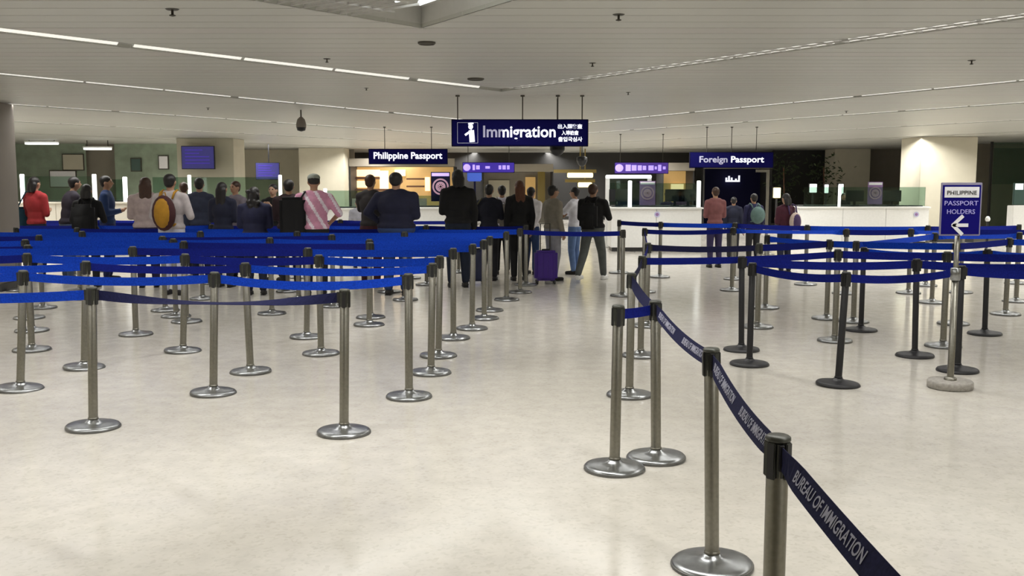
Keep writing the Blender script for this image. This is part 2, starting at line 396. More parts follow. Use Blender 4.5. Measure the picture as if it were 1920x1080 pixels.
# --- right-hand foreground run (steel), nearest first
r0 = post(0, 0, 'steel belt post nearest the viewer, past the lower right edge', world=Vector((.735, .98, 0)), rot=.6)
g4 = G(1441, 1425)
r4 = post(1441, 1425, 'steel belt post cut off by the bottom edge, with a black belt head', rot=.75)
r3 = post(1335, 1062, 'steel belt post with its whole round base in the lower right foreground', topx=1334, rot=.5)
r1 = post(1230, 860, 'steel belt post with a broad domed base, right one of the close pair', topx=1229, rot=.4)
r2 = post(1152, 880, 'steel belt post leaning slightly, left one of the close pair', topx=1159)
r5 = post(1180, 742, 'steel belt post standing just behind the close pair', topx=1184)
r6 = post(1201, 668, 'steel belt post third behind the close pair, with a bright base', topx=1204)
r7 = post(1212, 612, 'steel belt post at the left end of the middle right lane', topx=1215)
r8 = post(1207, 548, 'small far steel belt post at the left end of the far right lane')
r9 = post(1167, 555, 'far steel belt post where the cross belt of the middle aisle ends')
TXT = 'BUREAU OF IMMIGRATION'
belt(r0, r4, 'navy belt with grey print running out of the lower right corner', 'navy', .02, 0, -.5, printed=TXT)
belt(r4, r3, 'navy printed belt between the two nearest steel posts', 'navy', .03, 0, -.45, printed=TXT)
belt(r3, r1, 'navy printed belt sloping from the close pair to the lower right foreground post', 'navy', .03, 0, -.45, printed=TXT)
belt(r1, r5, 'narrow grey-navy belt from the close pair back to the post behind', 'navy', .03, -.5, -.3)
belt(r2, r1, 'short bright blue belt joining the close pair of steel posts', 'belt2', .004, 0, 0, bw=.06)
belt(r5, r6, 'short belt between the second and third posts behind the close pair', 'navy', .02)
belt(r6, r7, 'far short belt running back along the middle aisle on its right side', 'belt2', .02)
belt(r7, r8, 'farthest belt running back along the right side of the middle aisle', 'belt2', .02)
# --- lanes: rows of (px, py[, topx]); each row gets belts between neighbours
ordw = ['first', 'second', 'third', 'fourth', 'fifth', 'sixth', 'seventh', 'eighth']
def lane(side, name, pts, kind='steel', mats_=('belt',), sags=(.006,), twists=(0,), tilts=(0,), labels=None, blabels=None, join=None):
    ps = []
    for i, p in enumerate(pts):
        nm = 'black' if kind == 'black' else 'steel'
        lb = (labels or {}).get(i) or '%s belt post, %s from the left in the %s of the %s lanes' % (nm, ordw[i], name, side)
        ps.append(post(p[0], p[1], lb, kind, p[2] if len(p) > 2 else None))
    for i in range(len(ps)-1):
        lb = (blabels or {}).get(i) or 'blue belt between the %s and %s posts in the %s of the %s lanes' % (ordw[i], ordw[i+1], name, side)
        belt(ps[i], ps[i+1], lb, mats_[i % len(mats_)], sags[i % len(sags)], twists[i % len(twists)], tilts[i % len(tilts)], bw=.068 if pts[0][1] > 660 else .078)
    return ps
LL = []
LL.append(lane('left', 'front row', [(-330, 800), (175, 802, 172), (645, 812, 646)], mats_=('belt', 'navy'), sags=(.03, .05), twists=(0, 1.45),
     labels={0: 'steel belt post beyond the left edge, front row', 1: 'steel belt post in the left foreground with a flat round base', 2: 'steel belt post with a bright domed base, right end of the left front row'},
     blabels={0: 'bright blue belt entering from the left edge in the front row', 1: 'dark belt twisted edge-on between the two front left posts'}))
LL.append(lane('left', 'second row', [(-340, 725), (38, 730, 43), (400, 738, 402), (767, 745, 766)], sags=(.03, .03, .05),
     labels={3: 'thin steel belt post with a dark round head, right end of the second left row'}))
LL.append(lane('left', 'third row', [(-200, 688), (158, 690, 161), (470, 698, 460), (808, 700, 811)], mats_=('belt', 'belt2', 'belt'), sags=(.03, .02, .03)))
LL.append(lane('left', 'fourth row', [(-190, 655), (60, 657), (343, 659, 347), (602, 664), (822, 668, 825)], mats_=('belt2', 'belt'), sags=(.02,)))
LL.append(lane('left', 'fifth row', [(-110, 630), (255, 628, 249), (575, 633, 577), (850, 635, 850)], mats_=('belt', 'belt2', 'belt')))
LL.append(lane('left', 'sixth row', [(-60, 620), (60, 621), (350, 604), (692, 610, 694), (885, 617, 887)], mats_=('belt2', 'belt')))
LL.append(lane('left', 'seventh row', [(-60, 598), (55, 597), (330, 594), (510, 589), (695, 596), (908, 598)], mats_=('belt',)))
LL.append(lane('left', 'eighth row', [(-40, 577), (80, 578), (310, 583), (625, 575), (918, 583, 919)], mats_=('belt2', 'belt')))
LL.append(lane('left', 'ninth row', [(-30, 560), (160, 561), (380, 561), (560, 562), (760, 563), (950, 563)], mats_=('belt',)))
LL.append(lane('left', 'tenth row', [(36, 545), (150, 546), (330, 546), (540, 547), (730, 548), (975, 549)], mats_=('belt', 'belt2')))
LL.append(lane('left', 'eleventh row', [(-30, 531), (180, 532), (400, 532), (610, 533), (800, 534), (986, 535)], mats_=('belt2', 'belt'), tilts=(.5,)))
LL.append(lane('left', 'twelfth row', [(-30, 519), (140, 520), (350, 520), (560, 521), (770, 522)], mats_=('belt2', 'belt2'), tilts=(.9, 0)))
LL.append(lane('left', 'farthest row', [(-30, 508), (200, 509), (420, 509), (640, 510), (860, 511)], mats_=('belt2',), tilts=(.7,)))
belt(LL[9][5], r9, 'dark blue cross belt closing the middle aisle in front of the walking people', 'belt2', .02)
# right lanes
lane('right', 'front row', [(1405, 684, 1411), (1571, 722, 1587), (1795, 696, 1803), (2060, 700)], 'black', ('belt2',), sags=(.03, .035, .03),
     labels={0: 'black belt post, right one of the two close black posts', 1: 'leaning black belt post, front one of the right lanes', 2: 'black belt post hidden behind the sign stand', 3: 'black belt post beyond the right edge, front row'})
lane('right', 'second row', [(1390, 657, 1391), (1715, 668, 1719), (2010, 672)], 'black', ('belt2',), sags=(.03,),
     labels={0: 'black belt post, left one of the two close black posts', 1: 'black belt post standing alone left of the sign stand', 2: 'black belt post beyond the right edge, second row'})
lane('right', 'third row', [(1614, 620, 1620), (1846, 627, 1852), (2060, 630)], 'black', ('belt',), sags=(.03,), tilts=(.5,),
     labels={0: 'black belt post with a flat base behind the leaning one', 1: 'black belt post near the right edge', 2: 'black belt post beyond the right edge, third row'})
b_ = lane('right', 'fourth row', [(1565, 640), (1768, 650), (1990, 655)], 'steel', ('belt2',))
belt(r6, b_[0], 'long dark violet-blue belt from the middle aisle to the right lanes', 'belt2', .02)
b_ = lane('right', 'fifth row', [(1420, 614), (1550, 598), (1787, 608), (1885, 590), (2010, 592)], 'steel', ('belt2', 'belt'))
belt(r7, b_[0], 'long thin dark belt one lane behind the violet-blue one', 'navy', .02)
lane('right', 'sixth row', [(1435, 578), (1600, 604), (1747, 568), (1905, 566)], 'steel', ('belt',), tilts=(.8, .5))
b_ = lane('right', 'seventh row', [(1372, 545), (1583, 551), (1703, 550), (1800, 549), (1960, 550)], 'steel', ('belt', 'belt2'), tilts=(.9, 0))
belt(r8, b_[0], 'far blue belt in front of the white counter', 'belt2', .02)
lane('right', 'farthest row', [(1160, 512), (1237, 520), (1376, 524), (1510, 534), (1735, 536), (1905, 532)], 'steel', ('belt2', 'belt'), tilts=(.4,))

# ------------------------------------------------------------------ sign stand
g = G(1781, 727)
t = thing('sign_stand', 'steel stand with a blue passport holders sign and left arrow on a grey round base', 'sign', g)
prof = [(0, 0), (.165, 0), (.18, .008), (.18, .055), (.170, .066), (.06, .068), (0, .068)]
turned('base', prof, M['stone'], t); turned('flange', [(.05, .066), (.05, .085), (.034, .095), (0, .095)], M['steel'], t, 20)
turned('pole', [(.027, .07), (.027, .93), (.0, .93)], M['steel'], t, 20)
turned('clamp', [(.034, .90), (.040, .905), (.040, 1.0), (.034, 1.005)], M['base_steel'], t, 20)
turned('upper_pole', [(.020, .92), (.020, 1.32), (0, 1.32)], M['steel'], t, 16)
s_ = F/(g.y*math.cos(PITCH)+H*math.sin(PITCH))
pw_, ph_ = 75/s_, 97/s_
pc = proj(Vector((g.x, g.y, 1.25)));
zc = AT(1797, 392, g.y).z; xo = AT(1797, 392, g.y).x - g.x
p_ = box('panel', (xo-pw_/2, -.045, zc-ph_/2), (xo+pw_/2, -.030, zc+ph_/2), M['signframe'], t, .004)
box('blue_face', (xo-pw_/2+.012, -.048, zc-ph_/2+.012), (xo+pw_/2-.012, -.044, zc+ph_/2-.02), M['signstand_blue'], t)
box('white_strip', (xo-pw_*.42, -.051, zc+ph_*.22), (xo+pw_*.42, -.047, zc+ph_*.42), M['paper'], t)
text('PHILIPPINE', pw_*.72, ph_*.075, (xo, -.053, zc+ph_*.31), M['dark'], t)
text('PASSPORT', pw_*.82, ph_*.085, (xo, -.050, zc+ph_*.115), M['signstand_text'], t)
text('HOLDERS', pw_*.68, ph_*.085, (xo, -.050, zc-ph_*.045), M['signstand_text'], t)
bm = bmesh.new(); zz = zc-ph_*.30; a_ = ph_*.17
def bar(bm, x0, z0, x1, z1, w, y0=-.054, y1=-.047):
    d = Vector((x1-x0, 0, z1-z0)).normalized(); q = Vector((-d.z, 0, d.x))*w/2
    P = [Vector((x0, 0, z0))+q, Vector((x0, 0, z0))-q, Vector((x1, 0, z1))-q, Vector((x1, 0, z1))+q]
    f = [bm.verts.new((v.x, y0, v.z)) for v in P]; h = [bm.verts.new((v.x, y1, v.z)) for v in P]
    bm.faces.new(f); bm.faces.new(h[::-1])
    for i in range(4): bm.faces.new((f[i], f[(i+1) % 4], h[(i+1) % 4], h[i]))
bar(bm, xo-a_*.9, zz-.004, xo+a_*.25, zz+a_*1.05, .028); bar(bm, xo-a_*.9, zz+.004, xo+a_*.25, zz-a_*1.05, .028); bar(bm, xo-a_*.7, zz, xo+a_*.85, zz, .028)
obj('arrow', bm, M['paper'], t)

# ------------------------------------------------------------------ hanging signs
def hang(name, label, x0, y0, x1, y1, Y, m, rods, th=.10, bev=.01):
    a, b = AT(x0, y1, Y), AT(x1, y0, Y); c = (a+b)/2
    t = thing(name, label, 'sign', (c.x, Y, c.z)); w, h = b.x-a.x, b.z-a.z
    box('panel', (-w/2, 0, -h/2), (w/2, th, h/2), m, t, bev)
    box('frame', (-w/2-.012, .02, -h/2-.012), (w/2+.012, th-.02, h/2+.012), M['navypanel'], t, .004)
    for rx in rods:
        bm = bmesh.new(); tube(bm, [(rx*w, th/2, h/2), (rx*w, th/2, CEIL-c.z)], .008, 8); obj('rod', bm, M['vent'], t)
        bm = lathe(bmesh.new(), [(0, CEIL-c.z-.02), (.03, CEIL-c.z-.02), (.03, CEIL-c.z)], 12, (rx*w, th/2, 0)); obj('rod_plate', bm, M['vent'], t)
    return t, w, h
Yi = K(1045, 178).y
t, w, h = hang('hanging_sign', 'large navy hanging immigration sign with white lettering over the middle aisle', 848, 225, 1102, 273, Yi, M['sign'], (-.46, .02, .28, .46))
def wx(px, c=975): return (px-c)/254*w
text('Immigration', wx(1042)-wx(906), h*.60, ((wx(906)+wx(1042))/2, -.004, -h*.02), M['sign_white'], t, bold=.02, split=.27)
for i, (s1, x0, x1, zz) in enumerate((('出入国審査', 1046, 1092, .25), ('入境检查', 1053, 1085, .0), ('출입국심사', 1047, 1092, -.25))):
    text(s1, wx(x1)-wx(x0), h*.19, ((wx(x0)+wx(x1))/2, -.004, h*zz), M['sign_white'], t, bold=.03)
# officer pictogram in a thin square frame
bm = bmesh.new(); q = .4*h
for a_, b_, c_, d_ in ((-q, -q, q, -q), (q, -q, q, q), (q, q, -q, q), (-q, q, -q, -q)): bar(bm, a_+wx(877), b_, c_+wx(877), d_, .006, -.006, 0)
obj('pictogram_frame', bm, M['sign_dim'], t)
bm = bmesh.new(); px_ = wx(884)
bmesh.ops.create_uvsphere(bm, u_segments=14, v_segments=8, radius=.035, matrix=Matrix.Translation((px_-.01, -.004, h*.24)) @ Matrix.Diagonal((1, .12, 1.1, 1)))
bar(bm, px_-.045, h*.35, px_+.03, h*.37, .022, -.006, 0); bar(bm, px_, h*.10, px_+.012, -h*.36, .075, -.006, 0); bar(bm, px_+.01, h*.1, px_-.09, -.09*h, .03, -.006, 0)
obj('officer_pictogram', bm, M['sign_white'], t)
Yp = 22.5
t, w, h = hang('hanging_sign', 'small navy hanging sign reading Philippine Passport, left of the big sign', 692, 280, 838, 307, Yp, M['sign'], (-.3, .3))
text('Philippine Passport', w*.88, h*.62, (0, -.004, 0), M['sign_white'], t, bold=.025)
t, w, h = hang('hanging_sign', 'small navy hanging sign reading Foreign Passport, right of the big sign', 1294, 286, 1450, 314, Yp, M['sign'], (-.3, 0, .3))
text('Foreign Passport', w*.78, h*.56, (0, -.004, -.02*h), M['sign_white'], t, bold=.022, split=.44)
bm = bmesh.new()
# ceiling fittings
def fit(name, label, px, py, prof, m, cat, grp=None, n=20, stem=0):
    p = K(px, py); t = thing(name, label, cat, p, 0, grp)
    bm = lathe(bmesh.new(), prof, n); bmesh.ops.recalc_face_normals(bm, faces=bm.faces); obj('body', bm, m, t, True)
    return t
for px, py, r, lb in ((800, 79, .078, 'near dark round ceiling vent above the aisle'), (892, 147, .10, 'far dark round ceiling vent just before the big sign')):
    t = fit('ceiling_vent', lb, px, py, [(0, -.012), (r*.8, -.012), (r*.85, -.004)], M['vent'], 'vent', 'round ceiling vents', 28)
    bm = lathe(bmesh.new(), [(r*.82, -.004), (r*.86, -.022), (r, -.012), (r, 0)], 28); obj('rim', bm, M['vent'], t, True)
spr = [(323, 17, 1.3, 'large sprinkler head in the ceiling at upper left'), (1160, 27, 1.2, 'large sprinkler head in the ceiling right of the top centre'), (613, 110, 1, 'small ceiling sprinkler between the left light lines'),
       (687, 165, .8, 'small ceiling sprinkler below the left end of the second light line'), (1178, 173, .9, 'small ceiling sprinkler above the right part of the big sign'),
       (1822, 113, 1.1, 'ceiling sprinkler near the upper right corner'), (1111, 118, 1, 'pale ceiling sprinkler left of the right light line'),
       (390, 202, .9, 'far ceiling sprinkler on the left'), (1587, 208, .9, 'far ceiling sprinkler on the right')]
spr = [(a, b, c*.58, d) for a, b, c, d in spr]
for px, py, k, lb in spr:
    t = fit('sprinkler', lb, px, py, [(0, -.004*k), (.05*k, -.010*k), (.065*k, 0)], M['vent'], 'sprinkler', 'ceiling sprinklers')
    bm = lathe(bmesh.new(), [(.012*k, 0), (.012*k, -.05*k), (.03*k, -.055*k), (.03*k, -.062*k), (0, -.07*k)], 12); obj('nozzle', bm, M['vent'], t, True)
def dome(px, py0, py1, r, label, Y, cage=False):
    b = AT(px, py1, Y); tp = AT(px, py0, Y)
    t = thing('dome_camera', label, 'camera', (b.x, Y, b.z), 0, 'hanging dome cameras'); hh = tp.z-b.z
    bm = bmesh.new(); tube(bm, [(0, 0, hh*.7), (0, 0, CEIL-b.z)], .012, 8); obj('stem', bm, M['vent'], t)
    if cage:
        turned('housing', [(r*.3, hh*.95), (r*.75, hh*.8), (r, hh*.5), (r, hh*.28)], M['greywall'], t, 20)
        turned('dome', [(r*.98, hh*.3), (r*.8, hh*.08), (0, 0)], M['black'], t, 20)
    else:
        turned('housing', [(r*.5, hh), (r, hh*.9), (r, hh*.55)], M['black'], t, 20)
        turned('dome', [(r*.98, hh*.56), (r*.7, hh*.2), (r*.3, 0.0), (0, 0)], M['black'], t, 20)
    return t
dome(565, 218, 247, .085, 'grey dome camera hanging on a thin stem from the left ceiling', K(565, 206).y, True)
dome(1045, 273, 292, .11, 'black dome camera hanging below the right end of the big sign', Yi+.6)
dome(1091, 293, 312, .13, 'far dark dome camera right of and below the big sign', 24)

# ------------------------------------------------------------------ columns
def column(label, x0, x1, Y, dep, m):
    a, b = AT(x0, 300, Y).x, AT(x1, 300, Y).x; t = thing('column', label, 'column', ((a+b)/2, Y+dep/2, 0)); w = (b-a)
    box('shaft', (-w/2, -dep/2, .12), (w/2, dep/2, CEIL-.002), m, t, .01)
    box('plinth', (-w/2-.012, -dep/2-.012, .0), (w/2+.012, dep/2+.012, .12), M['worktop'], t)
    return t
column('grey square column cut off by the left edge', -130, -12, 15.2, .7, M['greywall'])
column('pale square column with a blue monitor on it', 332, 438, 28.5, 1.2, M['column'])
column('pale wide column behind the crowd, left of the shops', 560, 645, 37, 1.2, M['column'])
column('wide pale column behind the sign stand', 1726, 1832, 27.5, 1.4, M['column'])
column('beige column between the dark openings at right', 1565, 1632, 38, 1.2, M['column'])
column('pale narrow column left of the wide pale column', 1706, 1727, 30, .5, M['column'])
# ------------------------------------------------------------------ background walls and shops
def wallpiece(nm, x0, x1, Y, m, zt=CEIL, zb=0, th=.15):
    a, b = AT(x0, 300, Y).x, AT(x1, 300, Y).x
    return struct(box(nm, (a, Y, zb), (b, Y+th, zt), m))
wallpiece('trim_1', -40, 158, 33, M['greenwall']); wallpiece('trim_2', 158, 215, 33.4, M['taupe']); wallpiece('trim_3', 215, 333, 33, M['greenwall'])
wallpiece('trim_4', 437, 566, 39.2, M['wall']); wallpiece('trim_5', 640, 664, 39.2, M['taupe'])
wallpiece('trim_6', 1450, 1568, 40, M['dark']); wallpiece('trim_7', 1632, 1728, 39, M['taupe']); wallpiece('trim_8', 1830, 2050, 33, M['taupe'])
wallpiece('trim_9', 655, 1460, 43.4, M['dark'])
def R(x0, y0, x1, y1, Y, ox, oz, th=.04, dy=0):
    a, b = AT(x0, y1, Y), AT(x1, y0, Y); return (a.x-ox, dy, a.z-oz), (b.x-ox, dy+th, b.z-oz)
def shop(name, label, x0, x1, y0, Y, m, parts, cat='shop', dep=1.6):
    o = AT((x0+x1)/2, 300, Y); t = thing(name, label, cat, (o.x, Y, 0))
    a, b = AT(x0, y0, Y), AT(x1, y0, Y); w = b.x-a.x
    box('back_panel', (-w/2, dep, .0), (w/2, dep+.08, a.z), m, t)
    box('side_panel', (-w/2-.05, 0, 0), (-w/2, dep, a.z), M['dark'], t); box('side_panel', (w/2, 0, 0), (w/2+.05, dep, a.z), M['dark'], t)
    box('fascia', (-w/2-.05, -.06, a.z), (w/2+.05, .1, a.z+.30), M['taupe'], t)
    for nm, q0, q1, q2, q3, mm, dy in parts:
        lo, hi = R(q0, q1, q2, q3, Y+dy, o.x, 0, .05, dy); box(nm, lo, hi, M[mm], t)
    return t
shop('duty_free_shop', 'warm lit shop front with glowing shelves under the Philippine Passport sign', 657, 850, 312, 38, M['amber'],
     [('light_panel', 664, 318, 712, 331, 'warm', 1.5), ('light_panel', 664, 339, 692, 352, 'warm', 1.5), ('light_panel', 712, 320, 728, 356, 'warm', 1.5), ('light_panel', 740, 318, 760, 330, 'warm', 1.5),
      ('light_panel', 797, 332, 806, 358, 'warm', 1.5),
      ('shelf', 662, 332, 712, 336, 'goods', 1.2), ('shelf', 662, 354, 730, 358, 'goods', 1.2), ('shelf', 762, 334, 796, 337, 'goods', 1.2), ('shelf', 762, 348, 796, 351, 'goods', 1.2),
      ('counter_front', 657, 372, 800, 400, 'greywall', .2)])
shop('lounge_front', 'dim brown shop front left of the corridor with a lit wall panel', 905, 1035, 322, 39, M['taupe'],
     [('lit_panel', 985, 332, 1004, 372, 'amber', 1.4), ('lit_panel', 916, 338, 955, 380, 'wall', 1.5), ('post', 1008, 322, 1022, 380, 'olive', .8)])
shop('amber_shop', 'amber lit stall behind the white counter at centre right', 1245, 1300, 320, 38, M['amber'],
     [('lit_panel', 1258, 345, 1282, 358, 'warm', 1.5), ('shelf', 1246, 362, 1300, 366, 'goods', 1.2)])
t = shop('dark_shop', 'dark navy shop front with a small white bar emblem under the Foreign Passport sign', 1322, 1446, 316, 38, M['navypanel'], [])
bm = bmesh.new(); o = t.location
for i, (xx, hh) in enumerate(((1362, 8), (1367, 11), (1372, 8), (1380, 6), (1386, 12))):
    lo, hi = R(xx-1.6, 341-hh, xx+1.6, 341, 38+1.4, o.x, 0, .04, 1.4); bx(bm, lo, hi)
lo, hi = R(1362, 338, 1386, 341, 38+1.4, o.x, 0, .03, 1.41); bx(bm, lo, hi)
obj('emblem', bm, M['sign_white'], t)
bm = bmesh.new()
# plants and lit windows in the dark opening
rnd = random.Random(3)
for px, lb in ((1470, 'leafy dark potted plant in the opening right of the navy shop'), (1545, 'darker potted plant beside the beige column')):
    p = AT(px, 340, 37); t = thing('potted_plant', lb, 'plant', (p.x, 37, 0))
    turned('pot', [(0, 0), (.2, 0), (.26, .45), (.22, .45), (0, .42)], M['dark'], t, 16)
    bm = bmesh.new(); tube(bm, [(0, 0, .4), (.02, 0, 1.2), (-.03, 0, 2.2)], .025); obj('stem', bm, M['goods'], t)
    bm = bmesh.new()
    for i in range(160):
        c = Vector((rnd.gauss(0, .33), rnd.gauss(0, .25), 1.9+rnd.gauss(0, .42))); c.z = min(c.z, 2.7); a = Vector((rnd.uniform(-1, 1), rnd.uniform(-1, 1), rnd.uniform(-1, .6))).normalized(); b = a.orthogonal().normalized()
        vv = [bm.verts.new(c + a*q + b*r_) for q, r_ in ((-.10, 0), (0, .035), (.10, 0), (0, -.035))]; bm.faces.new(vv)
    f = obj('foliage', bm, M['leaf'], t); f['kind'] = 'stuff'
for i, (x0, y0, x1, y1, lb) in enumerate(((1518, 345, 1532, 361, 'square lit screen in the dark opening at right'), (1546, 346, 1554, 362, 'narrow lit panel beside the beige column'), (1572, 345, 1582, 366, 'narrow lit panel before the beige column'),
                                        (1688, 352, 1702, 376, 'bright lit panel left of the wide pale column'), (1716, 346, 1725, 360, 'small lit panel touching the wide pale column'), (1450, 352, 1464, 371, 'glowing yellowish lamp panel behind the post at centre right'))):
    a, b = AT(x0, y1, 34), AT(x1, y0, 34); t = thing('lit_panel', lb, 'lamp', ((a.x+b.x)/2, 34, 0)); w = b.x-a.x
    box('face', (-w/2, 0, a.z), (w/2, .06, b.z), M['lamp'] if i < 5 else M['yellow'], t, .01); box('frame', (-w/2-.02, .02, a.z-.02), (w/2+.02, .09, b.z+.02), M['dark'], t)
    box('stand', (-.03, .03, 0), (.03, .08, a.z-.02), M['dark'], t); box('foot', (-.2, -.1, 0), (.2, .2, .03), M['dark'], t)
# hanging light boxes
for x0, y0, x1, y1, m, seed, lb in ((868, 305, 964, 323, 'neon', 1, 'blue-violet glowing sign box left of centre under the big sign'), (1153, 305, 1253, 325, 'neon2', 2, 'purple glowing sign box above the white counter')):
    t, w, h = hang('light_box_sign', lb, x0, y0, x1, y1, 26, M[m], (-.4, .4))
    rn = random.Random(seed); bm = bmesh.new(); x = -w*.46
    bmesh.ops.create_uvsphere(bm, u_segments=14, v_segments=8, radius=h*.36, matrix=Matrix.Translation((x+h*.2, -.005, 0)) @ Matrix.Diagonal((1.1, .1, 1, 1)))
    x += h*.8
    while x < w*.42:
        q = rn.uniform(.05, .14); k = rn.uniform(.12, .3)
        if rn.random() < .8: bx(bm, (x, -.012, -h*k), (x+q, 0, h*(k+.02)))
        x += q + rn.uniform(.02, .06)
    obj('lettering', bm, M['neontext'], t)
p = AT(890, 330, 30); t = thing('light_box_sign', 'small sky-blue glowing sign under the blue-violet sign box', 'sign', (p.x, 30, 0))
a, b = AT(876, 340, 30), AT(903, 322, 30)
box('panel', (a.x-p.x, 0, a.z), (b.x-p.x, .08, b.z), mat('blue_lightbox', (.02, .05, .3), .4, emit=S(70, 100, 190), estr=.7), t, .03)
box('post', (-.03, .03, 0), (.03, .07, a.z), M['navypanel'], t); box('foot', (-.25, -.15, 0), (.25, .2, .03), M['navypanel'], t)
# yellow ceiling lamps over the corridor
for x0, x1, y0, y1, Y, lb in ((1064, 1112, 324, 333, 36, 'long yellow lamp over the corridor'), (1084, 1110, 342, 351, 38, 'short yellow lamp lower in the corridor')):
    a, b = AT(x0, y1, Y), AT(x1, y0, Y); c = (a.x+b.x)/2; t = thing('corridor_lamp', lb, 'lamp', (c, Y, b.z), 0, 'yellow corridor lamps'); w = b.x-a.x
    box('tube_cover', (-w/2, 0, a.z-b.z), (w/2, .12, 0), M['yellow'], t, .02); box('canopy', (-w/2-.5, .02, 0.0), (w/2+.12, .14, .12), M['olive'], t)
    box('rod', (-.02, .06, .1), (.02, .10, CEIL-b.z), M['olive'], t)
# monitors
for x0, y0, x1, y1, Y, lb in ((344, 275, 402, 316, 28.3, 'blue wall monitor on the pale column at left'), (482, 306, 524, 336, 33, 'smaller blue monitor hanging right of the pale column')):
    a, b = AT(x0, y1, Y), AT(x1, y0, Y); t = thing('monitor', lb, 'monitor', ((a.x+b.x)/2, Y-.10, (a.z+b.z)/2)); w, h = b.x-a.x, b.z-a.z
    box('screen', (-w/2, 0, -h/2), (w/2, .03, h/2), M['screen'], t); box('casing', (-w/2-.02, .01, -h/2-.02), (w/2+.02, .08, h/2+.02), M['black'], t, .005)
    box('bracket', (-.06, .06, -.06), (.06, .30, .06), M['black'], t)
    bm = bmesh.new(); rn = random.Random(int(x0))
    for k in range(5): bx(bm, (-w*.4, -.004, h*(.32-k*.15)), (-w*.4+w*rn.uniform(.4, .8), 0, h*(.32-k*.15)+h*.04))
    obj('screen_rows', bm, M['neon'], t)
    if Y > 30:
        bm = bmesh.new(); tube(bm, [(0, .2, 0), (0, .2, CEIL-(a.z+b.z)/2)], .02); obj('rod', bm, M['black'], t)
# ------------------------------------------------------------------ immigration counters
def counter(label, x0, x1, Y, top, mbody, posts, seals=(), dep=.9, glasstop=1.75, wp=.09, portal=None):
    a, b = AT(x0, 400, Y).x, AT(x1, 400, Y).x; w = b-a
    t = thing('immigration_counter', label, 'counter', ((a+b)/2, Y, 0))
    n = max(1, round(w/1.25))
    box('plinth', (-w/2+.03, .04, 0), (w/2-.03, dep-.04, .1), M['worktop'], t)
    for i in range(n):
        box('front_panel', (-w/2+i*w/n+.004, 0, .1), (-w/2+(i+1)*w/n-.004, .04, top-.04), mbody, t, .003)
    box('side_panel', (-w/2, .04, .1), (-w/2+.04, dep, top-.04), mbody, t); box('side_panel', (w/2-.04, .04, .1), (w/2, dep, top-.04), mbody, t)
    box('worktop', (-w/2-.03, -.05, top-.04), (w/2+.03, dep, top), mbody, t, .005)
    box('desk', (-w/2+.05, .3, top), (w/2-.05, dep-.05, top+.03), M['worktop'], t)
    for px in posts:
        x = AT(px, 400, Y).x - (a+b)/2
        box('glass_post', (x-wp/2, .02, top), (x+wp/2, .09, glasstop), M['lamp'], t, .01)
    xs = sorted([-w/2+.05] + [AT(px, 400, Y).x-(a+b)/2 for px in posts] + [w/2-.05])
    for q, r_ in zip(xs, xs[1:]):
        if r_-q > .3: box('glass_pane', (q+.05, .05, top+.02), (r_-.05, .062, glasstop-.06), M['glass'], t)
    return t, (a+b)/2, w
counter('white counter at centre right in front of the amber stall', 1146, 1316, 23.9, 1.07, M['white'], (1181, 1310), glasstop=1.71, wp=.09)
counter('long cream counter in front of the beige column at right', 1500, 1742, 26.2, 1.02, M['white'], (1574,), glasstop=1.6, wp=.06)
counter('white counter end glimpsed left of the aisle behind the dark suited man', 775, 834, 24.5, 1.05, M['white'], (780,), glasstop=1.4)
counter('beige counter behind the crowd beside the woman in pale pink', 196, 262, 23.0, 1.22, M['cream'], (235,), glasstop=1.80)
counter('counter with a white lit post at the far left', 30, 180, 26, 1.15, M['cream'], (43, 178), glasstop=1.88, wp=.10)
counter('counter with a white lit post right of the backpack wearer', 280, 530, 26, 1.1, M['cream'], (356, 526), glasstop=1.86, wp=.08)
counter('pale counter behind the pink striped shirt', 606, 692, 27, .96, M['white'], (610,), glasstop=1.5)
# white portal frame of the booth
for x0, x1, yt, Y, lb in ((1136, 1222, 328, 25.2, 'white booth frame rising behind the white counter'),):
    a, b = AT(x0, yt, Y), AT(x1, yt, Y); t = thing('booth_frame', lb, 'booth', ((a.x+b.x)/2, Y, 0)); w = b.x-a.x
    box('upright', (-w/2, 0, 0), (-w/2+.1, .12, a.z), M['white'], t, .02); box('upright', (w/2-.1, 0, 0), (w/2, .12, a.z), M['white'], t, .02)
    box('lit_header', (-w/2, -.02, a.z-.09), (w/2, .12, a.z), M['lamp'], t, .02)
    box('dark_window', (-w/2+.1, .05, 1.1), (w/2-.1, .08, a.z-.1), M['glass'], t)
